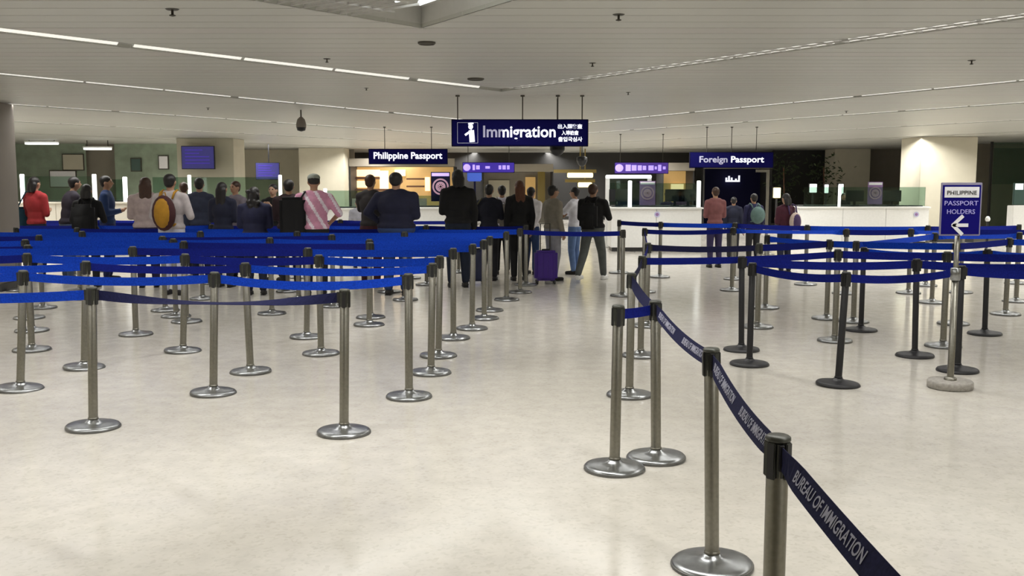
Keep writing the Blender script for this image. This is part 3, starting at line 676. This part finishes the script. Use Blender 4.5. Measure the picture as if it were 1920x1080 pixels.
# seal posters on panels
for x, y, r, Y, m, lb in ((1214, 362, 14, 24.95, 'seal', 'round pink seal poster above the white counter'), (1641, 362, 13, 27.25, 'seal', 'pink round seal poster with a white header above the cream counter'),
                          (826, 350, 17, 25.6, 'seal2', 'blue and pink seal standee right of the dark suited man')):
    c = AT(x, y, Y); rr = r/F*Y; t = thing('seal_poster', lb, 'poster', (c.x, Y, 0))
    box('board', (-rr*1.05, 0, c.z-rr*1.6), (rr*1.05, .02, c.z+rr*1.6), M['navypanel'] if m == 'seal2' else M['seal2'], t)
    box('header', (-rr*.95, -.006, c.z+rr*1.15), (rr*.95, 0, c.z+rr*1.5), M['paper'] if m == 'seal' else M['neontext'], t)
    for nm, r1, r2, mm, dz in (('outer_ring', .9, .72, m, 0), ('inner_ring', .55, .3, m, 0)):
        bm = lathe(bmesh.new(), [(rr*r2, 0), (rr*r2, .008), (rr*r1, .008), (rr*r1, 0)], 28); bmesh.ops.rotate(bm, verts=bm.verts, matrix=Matrix.Rotation(PI/2, 3, 'X'))
        bmesh.ops.translate(bm, verts=bm.verts, vec=(0, -.002, c.z)); bmesh.ops.recalc_face_normals(bm, faces=bm.faces); obj(nm, bm, M['seal'], t)
    bm = bmesh.new()
    for k in range(8):
        a = k*PI/4; bar(bm, 0, c.z, rr*.3*math.cos(a), c.z+rr*.3*math.sin(a), rr*.12, -.008, 0)
    obj('star', bm, M['seal'], t); box('stand', (-.04, .02, 0), (.04, .06, c.z+rr), M['dark'], t); box('foot', (-.2, -.05, 0), (.2, .2, .03), M['dark'], t)
# equipment on the counters: monitors seen from behind
for x, Y, z, lb in ((1160, 24.4, 1.10, 'dark monitor at the left end of the white counter'), (1265, 24.4, 1.10, 'dark monitor on the white counter before the amber stall'), (1290, 24.4, 1.10, 'second dark monitor at the right end of the white counter'),
                    (1602, 26.7, 1.05, 'dark monitor on the cream counter left of the seal poster'), (1672, 26.7, 1.05, 'dark monitor on the cream counter right of the seal poster')):
    p = AT(x, 400, Y).x; t = thing('desk_monitor', lb, 'monitor', (p, Y, z))
    box('screen', (-.24, 0, .1), (.24, .04, .40), M['black'], t, .006); box('stem', (-.03, .02, .01), (.03, .05, .14), M['black'], t); box('stand_foot', (-.1, -.04, 0), (.1, .12, .012), M['black'], t)
# glazed doors and kiosk at the right
a = AT(1858, 300, 31).x; b = AT(1925, 300, 31).x; t = thing('glass_partition', 'green tinted glass partition at the right edge', 'partition', (a, 31, 0))
box('frame', (0, 0, 0), (.06, .08, CEIL-.01), M['dark'], t); box('glass_pane', (.06, .03, .05), (1.2, .045, CEIL-.03), M['glass'], t); box('teal_band', (.1, .05, 1.6), (1.2, .06, CEIL-.2), M['teal'], t)
p = AT(1912, 400, 23.5).x; t = thing('kiosk', 'white kiosk with a pale lit screen at the right edge', 'kiosk', (p, 23.5, 0))
box('body', (-.16, 0, 0), (.3, .3, 1.12), M['white'], t, .01); box('screen_panel', (-.16, .02, 1.14), (.3, .08, 1.66), M['teal'], t, .01); box('lamp', (-.13, .0, 1.50), (.05, .02, 1.64), M['lamp'], t)
p = AT(1851, 430, 20).x; t = thing('floor_stand', 'small dark stand with a white knob right of the sign stand', 'stand', (p, 20, 0))
box('post', (-.02, -.02, 0), (.02, .02, .9), M['black'], t); turned('knob', [(0, .88), (.04, .9), (.05, .94), (.03, .99), (0, 1.0)], M['white'], t, 12); box('foot', (-.15, -.1, 0), (.15, .1, .02), M['black'], t)
p = AT(1438, 400, 23).x; zt = AT(1438, 318, 23).z; t = thing('signpost', 'tall thin grey pole with a small plate at the top, right of the dark shop', 'pole', (p, 23, 0))
bm = bmesh.new(); tube(bm, [(0, 0, .02), (0, 0, zt)], .035, 12); obj('pole', bm, M['steel'], t); box('plate', (-.28, -.03, zt-.06), (.02, .03, zt), M['steel'], t); turned('base', [(0, 0), (.2, 0), (.2, .02), (0, .03)], M['steel'], t)

# ------------------------------------------------------------------ people
SK = [mat('skin_tan', (.42, .24, .15), .55), mat('skin_light', (.55, .34, .23), .55), mat('skin_brown', (.30, .16, .09), .55)]
HB = mat('black_hair', (.010, .008, .008), .5, 0, .3, 60); HBR = mat('brown_hair', (.05, .02, .010), .5, 0, .3, 60)
EYE = mat('dark_eye', (.01, .008, .008), .2); LIP = mat('lip', (.3, .1, .09), .5)
FAB = {}
def fab(r, g, b):
    k = (r, g, b)
    if k not in FAB: FAB[k] = mat('cloth', S(r, g, b), .85, 0, .12, 14, .15)
    return FAB[k]
def caps(bm, p, q, r1, r2, sy=1.0, n=10):
    """closed tapered capsule; sy flattens it front to back"""
    p, q = Vector(p), Vector(q); d = q-p; L = d.length; d = d/L if L > 1e-6 else Vector((0, 0, 1))
    a = d.orthogonal().normalized() if abs(d.z) < .99 else Vector((1, 0, 0)); a = (a - d*a.dot(d)).normalized(); b = d.cross(a)
    prof = []
    for k in range(1, 4): th = k*PI/6; prof.append((-r1*math.cos(th), r1*math.sin(th)))
    for k in range(3, 0, -1): th = k*PI/6; prof.append((L+r2*math.cos(th), r2*math.sin(th)))
    def V(c): return bm.verts.new((c.x, c.y, c.z))
    def fl(c, base): return Vector((c.x, base.y+(c.y-base.y)*sy, c.z))
    rings = [[V(fl(p+d*t+r*(math.cos(2*PI*i/n)*a+math.sin(2*PI*i/n)*b), p+d*t)) for i in range(n)] for t, r in prof]
    v0, v1 = V(p-d*r1), V(q+d*r2)
    for x, y in zip(rings, rings[1:]):
        for i in range(n): bm.faces.new((x[i], x[(i+1) % n], y[(i+1) % n], y[i]))
    for i in range(n):
        bm.faces.new((v0, rings[0][(i+1) % n], rings[0][i])); bm.faces.new((v1, rings[-1][i], rings[-1][(i+1) % n]))
def ell(bm, c, r, n=14):
    bmesh.ops.create_uvsphere(bm, u_segments=n, v_segments=n//2+2, radius=1, matrix=Matrix.Translation(c) @ Matrix.Diagonal((*r, 1)))
def fuse(bm, vox, sm=3):
    """voxel union of everything in bm, returned as a mesh"""
    bmesh.ops.recalc_face_normals(bm, faces=bm.faces)
    me = bpy.data.meshes.new('f'); bm.to_mesh(me); bm.free(); o = bpy.data.objects.new('f', me); C.objects.link(o)
    md = o.modifiers.new('r', 'REMESH'); md.mode = 'VOXEL'; md.voxel_size = vox
    m2 = o.modifiers.new('s', 'SMOOTH'); m2.iterations = sm; m2.factor = .5
    dg = bpy.context.evaluated_depsgraph_get(); out = bpy.data.meshes.new_from_object(o.evaluated_get(dg))
    bpy.data.objects.remove(o); bpy.data.meshes.remove(me)
    out.polygons.foreach_set('use_smooth', [True]*len(out.polygons)); out.materials.clear(); return out
ARMS = {  # elbow, wrist offsets for a right arm (x positive side), from the shoulder
    'down': ((.05, -.02, -.28), (.05, .05, -.52)), 'front': ((.03, .02, -.28), (-.10, .20, -.24)), 'chest': ((.04, .06, -.26), (-.10, .24, -.08)),
    'hip': ((.13, -.06, -.23), (.02, .08, -.36)), 'reach': ((.06, .16, -.20), (.04, .40, -.22)), 'back': ((.06, -.14, -.25), (.04, -.28, -.42)), 'strap': ((.08, .02, -.27), (-.03, .16, -.08))}
def person(px, yt, Y, label, shirt, pants, face=0, hair='short', hc=HB, sk=0, arms=('down', 'down'), walk=0.0, sleeve='long', shoe=(35, 33, 32), build=1.0, lean=0.0, stripe=None, skirt=False):
    if 14 < Y < 18.7: Y = min((14.82, 15.88, 16.95, 18.1), key=lambda q: abs(q-Y))
    hp = AT(px, yt, Y); k = min(1.88, max(1.35, hp.z)) / 1.70
    t = thing('person', label, 'person', (hp.x, Y, 0), math.radians(face))
    t.scale = (k*build**.5, k*build**.5, k)
    B = build
    def torso(bm, g, pelvis=True, up=True):
        if pelvis: ell(bm, (0, 0, .93), (.155*B+g, .105*B+g, .12+g))
        if up:
            ell(bm, (0, lean*.02, 1.08), (.135*B+g, .095*B+g, .17+g)); ell(bm, (0, lean*.05, 1.26), (.160*B+g, .110*B+g, .19+g))
            caps(bm, (-.135, lean*.08, 1.385), (.135, lean*.08, 1.385), .058+g, .058+g)
            caps(bm, (-.07, lean*.08, 1.41), (.07, lean*.08, 1.41), .062+g, .062+g)
    sh = [Vector((s*.175*B**.5, lean*.08, 1.385)) for s in (-1, 1)]
    jo = []
    for i, s in enumerate((-1, 1)):
        e, w = ARMS[arms[i]]; jo.append((sh[i], sh[i]+Vector((s*e[0], e[1], e[2])), sh[i]+Vector((s*w[0], w[1], w[2]))))
    legs = []
    for s in (-1, 1):
        f = walk*s; legs.append((Vector((s*.085, 0, .90)), Vector((s*.095, .30*f+.02, .49+.01*abs(f))), Vector((s*.10, .52*f-.03 - (.06 if f < 0 else 0), .085+(.05 if f < 0 else 0)))))
    bm = bmesh.new(); torso(bm, 0)
    hy = lean*.12 + .01
    caps(bm, (0, lean*.06, 1.40), (0, hy-.005, 1.53), .052, .050); ell(bm, (0, hy, 1.605), (.072, .090, .098)); ell(bm, (0, hy+.025, 1.555), (.052, .062, .052))
    caps(bm, (0, hy+.085, 1.605), (0, hy+.102, 1.585), .011, .016, n=8)
    for s in (-1, 1): ell(bm, (s*.074, hy-.005, 1.595), (.012, .022, .030), 8)
    for i, s in enumerate((-1, 1)):
        a, b, c = jo[i]; caps(bm, a, b, .046, .038); caps(bm, b, c, .038, .025)
        a, b, c = legs[i]; caps(bm, a, b, .080, .054); caps(bm, b, c, .054, .036)
        caps(bm, c+Vector((0, -.02, -.045)), c+Vector((0, .14, -.055)), .033, .026)
    me = fuse(bm, .0135, 2)
    # hands: palm, four unequal bent fingers and a thumb, merged into the same body mesh
    bm = bmesh.new()
    for i, s in enumerate((-1, 1)):
        a, b, c = jo[i]; d = (c-b).normalized(); side = Vector((s, 0, 0)); side = (side - d*side.dot(d)).normalized(); nn = d.cross(side)*(-s)
        if arms[i] == 'down': side, nn = nn*1.0, side*-s*s
        caps(bm, c-d*.01, c+d*.055, .022, .030, n=8)
        for f, (o, l) in enumerate(((-.026, .062), (-.009, .072), (.009, .068), (.025, .052))):
            p0 = c+d*.06+side*o; p1 = p0+d*l*.55+nn*.006; p2 = p1+d*l*.35+nn*.02
            caps(bm, p0, p1, .0095, .009, n=6); caps(bm, p1, p2, .009, .0075, n=6)
        q = c+d*.012-side*.022; q1 = q+d*.03-side*.02+nn*.012; caps(bm, q, q1, .011, .010, n=6); caps(bm, q1, q1+d*.03+nn*.008, .010, .008, n=6)
    bm.from_mesh(me); bm.to_mesh(me); bm.free(); me.name = 'body'; me.materials.append(SK[sk]); me.polygons.foreach_set('use_smooth', [True]*len(me.polygons))
    body = bpy.data.objects.new('body', me); C.objects.link(body); body.parent = t
    for s in (-1, 1):
        bm = bmesh.new(); ell(bm, (s*.028, hy+.080, 1.615), (.012, .009, .008), 8); obj('eye', bm, EYE, body, True)
    bm = bmesh.new(); ell(bm, (0, hy+.084, 1.553), (.020, .008, .006), 8); obj('mouth', bm, LIP, body, True)
    def garment(nm, bm, m, vox=.017):
        me = fuse(bm, vox, 3); me.name = nm; me.materials.append(m); o = bpy.data.objects.new(nm, me); C.objects.link(o); o.parent = t; return o
    bm = bmesh.new(); torso(bm, .020, False); ell(bm, (0, 0, .97), (.165*B+.014, .115*B+.014, .09))
    for i in (0, 1):
        a, b, c = jo[i]; caps(bm, a, b, .068, .056)
        if sleeve == 'long': caps(bm, b, c, .056, .042)
    sobj = garment('shirt', bm, shirt)
    if stripe:
        me = sobj.data; me.materials.append(stripe)
        for p in me.polygons:
            u = (p.center.x*1.0 + p.center.z*.55) % .16
            if u < .045: p.material_index = 1
    bm = bmesh.new(); ell(bm, (0, 0, .92), (.165*B+.006, .115*B+.008, .11))
    for i in (0, 1):
        a, b, c = legs[i]
        if skirt: caps(bm, a, b+Vector((0, 0, .05)), .10, .13)
        else: caps(bm, a, b, .098, .074); caps(bm, b, c+Vector((0, 0, .02)), .074, .056)
    garment('trousers' if not skirt else 'skirt', bm, pants)
    for i in (0, 1):
        c = legs[i][2]; bm = bmesh.new(); caps(bm, c+Vector((0, -.025, -.043)), c+Vector((0, .15, -.052)), .041, .034, n=10)
        bx(bm, (c.x-.036, c.y-.06, c.z-.085), (c.x+.036, c.y+.17, c.z-.068), 0, .006); obj('shoe', bm, fab(*shoe), t, True)
    bm = bmesh.new(); ell(bm, (0, hy-.018, 1.632), (.083, .097, .088))
    if hair in ('long', 'bob', 'curly'):
        zz = {'long': 1.26, 'bob': 1.50, 'curly': 1.36}[hair]
        caps(bm, (-.03, hy-.065, 1.58), (-.035, hy-.085, zz), .062, .050, .8); caps(bm, (.03, hy-.065, 1.58), (.035, hy-.085, zz), .062, .050, .8)
        if hair == 'curly':
            rq = random.Random(int(px))
            for _ in range(14): ell(bm, (rq.uniform(-.09, .09), hy-.07-rq.uniform(0, .04), rq.uniform(1.38, 1.66)), (.034, .034, .034), 8)
    elif hair == 'short':
        ell(bm, (0, hy-.045, 1.585), (.070, .055, .065))
    elif hair == 'bun': ell(bm, (0, hy-.11, 1.66), (.035, .035, .035))
    garment('hair', bm, hc, .012)
    if hair == 'cap':
        bm = bmesh.new(); ell(bm, (0, hy-.01, 1.66), (.088, .102, .062)); caps(bm, (-.04, hy+.08, 1.655), (.04, hy+.08, 1.655), .012, .012); caps(bm, (0, hy+.06, 1.655), (0, hy+.14, 1.648), .05, .04, .3)
        garment('cap', bm, fab(150, 155, 145), .014)
    return t, k
def backpack(P, label, m, m2=None, w=.30, h=.44, d=.17, z=1.15, side=0, rnd_=False):
    t0, k = P; t = thing('backpack', label, 'bag'); t.matrix_world = t0.matrix_world.copy()
    t.location = t0.location; t.rotation_euler = t0.rotation_euler; t.scale = (k, k, k)
    y0 = -.135 - d/2; bm = bmesh.new(); ell(bm, (side, y0, z), (w/2, d/2, h/2)) if rnd_ else bx(bm, (side-w/2, y0-d/2, z-h/2), (side+w/2, y0+d/2, z+h/2), 0, .055)
    o = obj('bag_body', bm, m, t, True)
    bm = bmesh.new()
    if rnd_: ell(bm, (side, y0-d*.22, z), (w*.37, d*.36, h*.42))
    else: bx(bm, (side-w*.36, y0-d/2-.03, z-h*.40), (side+w*.36, y0-d/2+.03, z+h*.12), 0, .025)
    obj('front_pocket', bm, m2 or m, t, True)
    for s in (-1, 1):
        bm = bmesh.new(); x = side + s*.095
        tube(bm, [(x, y0+d/2-.02, z+h*.40), (x*1.05, -.10, 1.45), (x*1.05, .0, 1.485), (x*1.05, .10, 1.43), (x*1.1, .15, 1.25), (x*1.15, .05, 1.05), (x, y0+d/2-.02, z-h*.35)], .017, 6); obj('strap', bm, m2 or m, t, True)
    bm = bmesh.new(); tube(bm, [(side-.03, y0+.02, z+h/2-.01), (side-.02, y0+.02, z+h/2+.035), (side+.02, y0+.02, z+h/2+.035), (side+.03, y0+.02, z+h/2-.01)], .008, 6); obj('handle', bm, m2 or m, t)
    return t
def suitcase(px, py, Y, label, m, w, h, d, hh):
    p = AT(px, py, Y); t = thing('suitcase', label, 'suitcase', (p.x, Y, 0), .1)
    box('shell', (-w/2, -d/2, .06), (w/2, d/2, .06+h), m, t, .04)
    for i in range(4):
        x = -w*.33 + i*w*.22; box('rib', (x-.012, -d/2-.008, .12), (x+.012, -d/2+.004, h), m, t, .003)
    for sx in (-1, 1):
        for sy in (-1, 1):
            bm = bmesh.new(); bmesh.ops.create_cone(bm, cap_ends=True, segments=14, radius1=.03, radius2=.03, depth=.022, matrix=Matrix.Translation((sx*w*.38, sy*d*.3, .03)) @ Matrix.Rotation(PI/2, 4, 'Y')); obj('wheel', bm, M['black'], t, True)
            box('wheel_fork', (sx*w*.38-.018, sy*d*.3-.015, .035), (sx*w*.38+.018, sy*d*.3+.015, .065), M['black'], t)
    bm = bmesh.new(); tube(bm, [(-.08, d*.3, h), (-.08, d*.3, hh), (.08, d*.3, hh), (.08, d*.3, h)], .010, 6); obj('telescopic_handle', bm, M['vent'], t)
    box('top_grip', (-.07, -.015, .06+h), (.07, .015, .085+h), M['black'], t, .008)
    return t
def shoulder_bag(P, label, m, x=.24, z=.92, w=.12, h=.28, d=.34, y=0.0):
    t0, k = P; t = thing('shoulder_bag', label, 'bag', t0.location, t0.rotation_euler.z); t.scale = (k, k, k)
    box('bag_body', (x-w/2, y-d/2, z-h/2), (x+w/2, y+d/2, z+h/2), m, t, .04)
    bm = bmesh.new(); s = 1 if x > 0 else -1
    tube(bm, [(x, y-d*.35, z+h*.4), (x*.9, -.12, 1.25), (s*.12, -.07, 1.47), (s*.14, .06, 1.46), (x*.9, .12, 1.2), (x, y+d*.35, z+h*.4)], .012, 6); obj('strap', bm, m, t, True)
    return t
navy, dark, black = fab(22, 26, 48), fab(26, 26, 30), fab(14, 14, 16)
# left crowd, from the left edge
P = person(64, 333, 16.6, 'person with a coral red top and short black hair, leftmost of the crowd', fab(168, 48, 52), navy, -20, 'bob', sleeve='short', arms=('front', 'front'))
shoulder_bag(P, 'teal shoulder bag beside the person in the coral red top', fab(24, 66, 82), x=-.26, z=1.02, h=.4)
person(122, 333, 16.9, 'person in a dark top bending forward over papers, second from the left', fab(40, 34, 46), fab(70, 84, 108), -45, 'short', arms=('reach', 'front'), lean=1.2)
P = person(162, 347, 15.8, 'person seen from behind with black hair and a large black rucksack', black, dark, 5, 'bob', arms=('strap', 'strap'))
backpack(P, 'large black rucksack worn third from the left in the crowd', black, w=.36, h=.48)
person(198, 331, 16.5, 'person in a plain blue shirt facing right, left of the beige counter', fab(28, 52, 96), fab(24, 34, 84), -80, 'short', arms=('front', 'front'))
person(272, 334, 16.0, 'woman with long wavy dark brown hair in a pale pinkish sweater', fab(176, 160, 157), fab(30, 26, 66), 15, 'long', HBR, arms=('front', 'hip'), sk=1, build=1.15)
P = person(318, 328, 15.3, 'person in a white shirt carrying a mustard backpack', fab(180, 172, 172), fab(190, 190, 205), -5, 'short', arms=('strap', 'strap'), sleeve='short', build=1.1)
backpack(P, 'mustard yellow backpack with dark maroon edges', fab(60, 24, 26), fab(168, 122, 28), w=.34, h=.50, d=.2, z=1.17, rnd_=True)
person(344, 343, 17.6, 'person with brown hair partly hidden behind the mustard backpack', fab(150, 120, 110), dark, 20, 'short', HBR)
person(373, 335, 16.8, 'slim person in a slate grey-blue shirt right of the mustard backpack', fab(52, 58, 78), navy, 10, 'short', arms=('down', 'front'))
person(416, 343, 15.7, 'person with long straight black hair in a dark navy top', navy, navy, -10, 'long', arms=('front', 'front'))
person(441, 341, 16.6, 'person with brownish hair in a grey top facing the camera side', fab(120, 112, 122), fab(30, 30, 52), 150, 'short', HBR, arms=('chest', 'front'))
person(476, 352, 15.2, 'person with curly black hair in a wide navy top', fab(24, 26, 56), navy, 5, 'curly', arms=('front', 'front'), build=1.15)
person(512, 346, 16.8, 'person in black with a pale face looking towards the camera', black, dark, 170, 'short', sk=1, arms=('chest', 'chest'))
person(541, 338, 15.6, 'person in a very dark maroon jacket left of the pink striped shirt', fab(34, 14, 20), dark, 10, 'short', arms=('front', 'down'), build=1.1)
P = person(588, 328, 15.1, 'person in a pink shirt with diagonal white stripes and a grey cap', fab(206, 146, 172), dark, 12, 'cap', arms=('down', 'hip'), sleeve='short', stripe=fab(240, 226, 236), build=1.15)
shoulder_bag(P, 'very large black travel bag slung beside the pink striped shirt', black, x=-.30, z=1.00, w=.36, h=.78, d=.3, y=.0)
P = person(694, 329, 15.6, 'person with dark brown hair left of the big man in the navy suit', fab(40, 36, 36), fab(60, 20, 26), -15, 'short', HBR, arms=('reach', 'hip'))
person(742, 325, 14.9, 'broad man in a dark navy suit jacket, tallest in the crowd', fab(18, 20, 46), fab(34, 54, 96), -4, 'short', arms=('hip', 'front'), build=1.38)
person(672, 378, 19.5, 'short person in white with dark hair at the counter left of the brown-haired person', fab(180, 180, 190), dark, 20, 'short', arms=('front', 'reach'))
P = person(858, 320, 15.4, 'tall person all in black standing left of the aisle', black, fab(16, 26, 44), 12, 'bob', arms=('front', 'down'), build=1.1)
P = person(917, 347, 16.9, 'person in dark clothes with a navy jacket right of the tall black-clad person', fab(22, 24, 40), dark, -10, 'short', arms=('front', 'chest'))
shoulder_bag(P, 'olive grey hand luggage bag held in the middle of the queue', fab(92, 88, 66), x=-.30, z=1.02)
P = person(941, 349, 18.2, 'small person in a white shirt with a grey backpack', fab(214, 212, 226), black, 8, 'short', sleeve='short')
backpack(P, 'grey beige backpack of the small person in white', fab(118, 112, 104), w=.26, h=.42)
person(974, 340, 16.7, 'woman with very long reddish brown hair in a black top', fab(20, 20, 22), black, 12, 'long', mat('auburn_hair', (.10, .032, .012), .5, 0, .3, 60), arms=('down', 'down'), sk=1)
person(996, 352, 17.8, 'person in a white long sleeved shirt and blue jeans behind the auburn-haired woman', fab(224, 220, 224), fab(40, 62, 104), -30, 'short', arms=('down', 'back'))
person(1037, 349, 17.4, 'person in a beige grey jacket standing behind the purple suitcase', fab(136, 130, 118), fab(150, 150, 158), -60, 'short', arms=('front', 'down'), build=1.15)
person(1078, 352, 18.0, 'person in a white top and light blue jeans reaching towards the beige jacket', fab(222, 222, 232), fab(96, 122, 168), 60, 'short', arms=('reach', 'reach'))
P = person(1112, 346, 16.9, 'person walking in a black jacket, grey trousers and white shoes', black, fab(84, 88, 86), -25, 'short', HBR, walk=.55, shoe=(225, 225, 222), arms=('front', 'strap'), build=1.2)
backpack(P, 'black backpack of the walking person in white shoes', black, w=.32, h=.46)
person(1342, 352, 19.5, 'person with brown hair and a muted pink top right of the white counter', fab(120, 74, 74), fab(40, 32, 70), 10, 'short', HBR, arms=('front', 'front'))
person(1376, 372, 21.5, 'person in dark navy in front of the dark shop', fab(20, 24, 46), dark, -15, 'short')
P = person(1414, 364, 19.6, 'person in navy left of the thin grey pole', fab(28, 28, 66), dark, 12, 'short')
backpack(P, 'round grey-green backpack left of the thin grey pole', fab(88, 112, 108), w=.36, h=.40, z=1.22, rnd_=True)
P = person(1474, 364, 18.6, 'person with black hair and a maroon top right of the thin grey pole', fab(66, 20, 38), navy, 25, 'bob', arms=('front', 'front'))
backpack(P, 'round cream and plum bag on the back of the maroon top', fab(188, 170, 158), fab(70, 50, 90), w=.30, h=.40, z=1.12, side=.08, rnd_=True)
person(1252, 366, 25.6, 'officer in a dark shirt seated behind the white counter on the left side', fab(52, 42, 62), black, 178, 'short', sleeve='short', arms=('front', 'front'))
person(1279, 362, 25.8, 'officer in a plum shirt behind the white counter on the right side', fab(84, 62, 84), black, 184, 'short', sleeve='short', arms=('front', 'front'))
person(1582, 366, 27.8, 'officer in black behind the cream counter beside the beige column', black, black, 175, 'short', arms=('front', 'front'))
suitcase(1023, 500, 16.4, 'purple hard shell suitcase standing in the aisle', M['suit'], .38, .50, .24, 1.0)
suitcase(893, 500, 16.3, 'dark navy suitcase left of the aisle', M['suit2'], .26, .52, .22, .95)

# wall items at the far left
for x0, y0, x1, y1, m, lb in ((94, 321, 140, 350, 'paper', 'white notice board on the green partition at far left'), (298, 293, 313, 316, 'paper', 'small pale framed notice left of the monitor column'),
                              (246, 298, 262, 320, 'teal', 'dark green framed poster on the green partition'), (118, 290, 154, 318, 'column', 'pale panel high on the green partition')):
    a, b = AT(x0, y1, 32.9), AT(x1, y0, 32.9); t = thing('wall_notice', lb, 'notice', ((a.x+b.x)/2, 32.93, (a.z+b.z)/2)); w, h = b.x-a.x, b.z-a.z
    box('sheet', (-w/2, 0, -h/2), (w/2, .03, h/2), M[m], t); box('frame', (-w/2-.03, .01, -h/2-.03), (w/2+.03, .05, h/2+.03), M['vent'], t)
for x0, x1, y, lb in ((46, 105, 269, 'bright far ceiling lamp at the left above the green partition'), (156, 205, 279, 'pale far ceiling lamp right of the bright one at far left')):
    p = K(x0, y); q = K(x1, y); p = AT(x0, y, 30); q = AT(x1, y, 30); t = thing('ceiling_lamp', lb, 'lamp', ((p.x+q.x)/2, 30, p.z)); w = q.x-p.x
    box('diffuser', (-w/2, 0, -.03), (w/2, .2, .03), M['lamp'], t, .01); box('housing', (-w/2-.02, .02, .03), (w/2+.02, .18, .07), M['white'], t)
    for sx in (-.4, .4): box('hanger', (w*sx-.01, .09, .07), (w*sx+.01, .11, CEIL-p.z), M['vent'], t)

for x, Y, lb in ((1232, 23.9, 'small grey crest plate on the front of the white counter'), (1718, 26.2, 'small dark card slot plate on the cream counter')):
    p = AT(x, 402, Y); t = thing('counter_plate', lb, 'plate', (p.x, Y-.006, p.z))
    for nm, r1, mm in (('rim', .07, 'sign_dim'), ('crest', .045, 'seal2')):
        bm = lathe(bmesh.new(), [(0, 0), (r1, 0), (r1, .006), (0, .008 if nm == 'rim' else .014)], 20); bmesh.ops.rotate(bm, verts=bm.verts, matrix=Matrix.Rotation(PI/2, 3, 'X')); bmesh.ops.recalc_face_normals(bm, faces=bm.faces); obj(nm, bm, M[mm], t)
